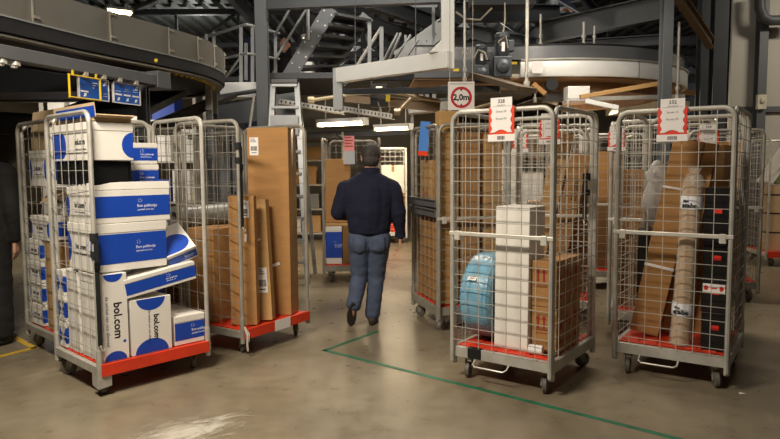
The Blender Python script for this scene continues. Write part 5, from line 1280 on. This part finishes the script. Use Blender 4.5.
q = MB(); q.ell(P(0, -.014, .032), .084, .104, .094); fuse(q, 'hair', HAIR, pb, .008, 2, .003, 50)
q = MB(); limb(q, [(0, 0, .78), (0, 0, 1.1), (0, 0, 1.36)], [.17, .18, .15])
for s in (-1, 1):
    capsule(q, (s * .08, 0, .78), (s * .12, 0, 1.34), .13, .12); capsule(q, (s * .10, 0, 1.43), (s * .21, 0, 1.40), .07, .075); limb(q, [(s * .215, 0, 1.39), (s * .262, -.02, 1.1), (s * .245, .03, .88)], [.085, .07, .05])
fuse(q, 'jacket', BLK, pb, .012, 5, .006, 8)
q = MB()
for s in (-1, 1): limb(q, [(s * .09, 0, .92), (s * .10, .02, .5), (s * .11, 0, .12)], [.13, .10, .095])
fuse(q, 'trousers', BLK, pb, .012, 5, .006, 8)
for s in (-1, 1):
    q = MB(); q.ell((s * .11, .06, .04), .05, .14, .04); capsule(q, (s * .11, 0, .05), (s * .11, 0, .14), .05, .055); fuse(q, 'boot', BLACKR, pb, .009, 4)

# --- person in black by the staircase, on the platform
pp = at(285, 45, 11.6)
p2_ = empty('person', T(pp.x, pp.y, pp.z - 1.60), 'person in black with a hood, behind the handrail by the staircase', 'person')
q = MB(); P = head(q, (0, 0, 1.60), 1.15, RZ(R(165)).to_3x3()); capsule(q, (0, 0, 1.36), (0, 0, 1.52), .06, .06); limb(q, [(0, 0, .9), (0, 0, 1.32)], [.12, .12])
for s in (-1, 1):
    limb(q, [(s * .2, 0, 1.30), (s * .26, -.05, 1.02), (s * .16, -.28, 1.08)], [.05, .04, .03]); hand(q, (s * .16, -.28, 1.08), (-s * .3, -1, .1), s, .6, palm=(0, 0, -1)); limb(q, [(s * .09, 0, .9), (s * .1, 0, .46), (s * .1, 0, .06)], [.08, .05, .04]); capsule(q, (s * .1, 0, .05), (s * .1, -.14, .04), .04, .035)
fuse(q, 'body', SKIN, p2_, .010, 3); face_parts(P, p2_, 1.15)
q = MB(); q.ell(P(0, -.03, .035), .100, .105, .115); capsule(q, (0, .03, 1.38), (0, .04, 1.5), .10, .10); fuse(q, 'hood', BLK, p2_, .012, 4)
q = MB(); limb(q, [(0, 0, .8), (0, 0, 1.3)], [.17, .16])
for s in (-1, 1): capsule(q, (s * .09, 0, .82), (s * .12, 0, 1.28), .12, .12); limb(q, [(s * .2, 0, 1.31), (s * .265, -.05, 1.02), (s * .175, -.24, 1.07)], [.085, .07, .05])
fuse(q, 'jacket', BLK, p2_, .014, 4, .006, 8)
q = MB()
for s in (-1, 1): limb(q, [(s * .09, 0, .9), (s * .1, 0, .46), (s * .1, 0, .1)], [.12, .085, .075]); capsule(q, (s * .1, 0, .05), (s * .1, -.14, .045), .05, .045)
fuse(q, 'trousers', BLK, p2_, .014, 4)
q = MB(); p = at(266, 58, 11.4); q.box(p.x - .42, p.x - .06, p.y - .1, p.y + .2, pp.z - 1.598, p.z + .35); tag(q.build('machine_cover', mat('dark_blue_cover', (24, 34, 66), .7, 0, .1, 6), None, False, .02), 'dark blue covered machine on the platform behind the railing', 'machine')
q = MB(); p3 = at(262, 80, 11.4); q.box(-3.4, -.9, 10.9, 12.6, pp.z - 1.68, pp.z - 1.602); tag(q.build('upper_platform', STEEL_D, None), 'steel platform under the person by the staircase', 'platform', None, 'structure')
# --- person on the upper walkway at the right
pw = at(570, 12, 11.0)
p3_ = empty('person', T(pw.x - .04, pw.y, 2.947), 'person in a navy vest and pale sleeves leaning on the rail at the upper right', 'person')
SH = mat('pale_shirt', (196, 204, 214), .8, 0, .06, 10)
VEST = mat('navy_vest', (44, 52, 72), .85, 0, .1, 20)
q = MB(); P = head(q, (-.05, -.06, 1.56), 1.0, RZ(R(160)).to_3x3()); capsule(q, (-.03, -.03, 1.34), (-.04, -.04, 1.48), .06, .055); limb(q, [(0, .06, .88), (-.02, 0, 1.28)], [.12, .12])
for s in (-1, 1):
    limb(q, [(s * .2 - .02, 0, 1.27), (s * .26, -.14, 1.02), (s * .17 + .05, -.42, .99)], [.05, .04, .03]); hand(q, (s * .17 + .05, -.42, .99), (-s * .2, -1, -.3), s, .7, palm=(0, 0, -1)); limb(q, [(s * .09, .06, .88), (s * .1, .05, .46), (s * .1, .05, .06)], [.08, .05, .04]); capsule(q, (s * .1, .05, .05), (s * .1, -.1, .04), .04, .035)
fuse(q, 'body', SKIN, p3_, .010, 3); face_parts(P, p3_)
q = MB(); q.ell(P(0, -.014, .032), .084, .104, .094); fuse(q, 'hair', HAIR, p3_, .009, 2)
q = MB()
for s in (-1, 1): limb(q, [(s * .2 - .02, 0, 1.28), (s * .265, -.14, 1.03), (s * .18 + .05, -.36, .995)], [.075, .062, .048])
capsule(q, (-.2, 0, 1.27), (.18, 0, 1.27), .08, .08); fuse(q, 'shirt', SH, p3_, .012, 4, .005, 10)
q = MB(); limb(q, [(0, .05, .84), (-.02, 0, 1.26)], [.165, .155])
for s in (-1, 1): capsule(q, (s * .08, .05, .84), (s * .1 - .02, 0, 1.25), .12, .11)
fuse(q, 'vest', VEST, p3_, .013, 4, .005, 9)
q = MB()
for s in (-1, 1): limb(q, [(s * .09, .06, .88), (s * .1, .05, .46), (s * .1, .05, .1)], [.12, .085, .075]); capsule(q, (s * .1, .05, .05), (s * .1, -.1, .045), .05, .045)
fuse(q, 'trousers', VEST, p3_, .014, 4)
# ------------------------------------------------------------------ light
def area(name, loc_, target, sx, sy, watts, col=(1, .86, .66), spread=180):
    ld = bpy.data.lights.new(name, 'AREA'); ld.shape = 'RECTANGLE'; ld.size = sx; ld.size_y = sy; ld.energy = watts; ld.color = col; ld.spread = R(spread)
    o = bpy.data.objects.new(name, ld); COL.objects.link(o); o.location = loc_
    o.rotation_euler = (V(target) - V(loc_)).to_track_quat('-Z', 'Y').to_euler(); return o
WW = (1, .90, .75)
area('unseen_hall_light', (-1.7, 2.2, 3.5), (-.9, 4.2, .3), 1.2, .25, 122, WW, 150)
area('unseen_hall_light', (.7, 1.2, 4.6), (.8, 5.4, 1.6), 1.0, .25, 11, WW, 120)  # unseen fill light from above the camera aisle
area('unseen_hall_light', (-.3, 8.8, 5.3), (-.3, 7.4, 0), 1.5, .3, 95, WW, 130)
area('unseen_hall_light', (3.2, 12.9, 2.4), (3.0, 11.5, 0), 2.2, .3, 60, (1, .82, .56))
area('unseen_hall_light', (2.4, 9.9, 2.28), (2.4, 9.9, 0), 1.4, .2, 32, (1, .80, .54))  # unseen light added below the carousel to warm its underside
area('unseen_hall_light', (2.0, 6.6, 3.6), (1.9, 6.4, 0), 1.4, .2, 30, WW, 120)
area('unseen_hall_light', (-5.0, 9.8, 2.6), (-5.0, 10.8, 0.5), 1.5, .3, 45, (1, .92, .8))
area('unseen_hall_light', (7.2, 7.0, 4.8), (7.2, 9.6, 1.5), 1.5, .3, 48, WW, 120)
area('unseen_hall_light', (2.2, 4.6, 4.4), (2.3, 8.0, 2.6), 1.2, .3, 7, (1, .95, .86), 80)  # added light without a fixture, aimed to brighten the white rim
area('unseen_hall_light', (-.8, 5.0, 5.0), (-.6, 9.0, 3.0), 1.2, .3, 26, (1, .95, .87), 90)  # added light without a fixture, brightens the staircase treads
for p_, e_ in (((-5.0, 17.5, 4.7), 60), ((2.6, 18.5, 4.7), 45), ((3.4, 9.0, 4.7), 22), ((3.1, 10.9, 1.9), 14), ((-1.5, 24.0, 4.7), 60)):  # unseen point lights added to lift roof, upper steel and carousel underside
    ld = bpy.data.lights.new('added_point_light', 'POINT'); ld.energy = e_; ld.color = (1, .97, .9); ld.shadow_soft_size = .2
    o = bpy.data.objects.new('added_point_light', ld); COL.objects.link(o); o.location = p_
w = bpy.data.worlds.new('hall'); sc.world = w; w.use_nodes = True
w.node_tree.nodes['Background'].inputs['Color'].default_value = (.62, .66, .72, 1); w.node_tree.nodes['Background'].inputs['Strength'].default_value = .025
sc.view_settings.view_transform = 'Standard'; sc.view_settings.look = 'None'; sc.view_settings.gamma = 1; sc.view_settings.use_curve_mapping = False
sc.view_settings.exposure = .22
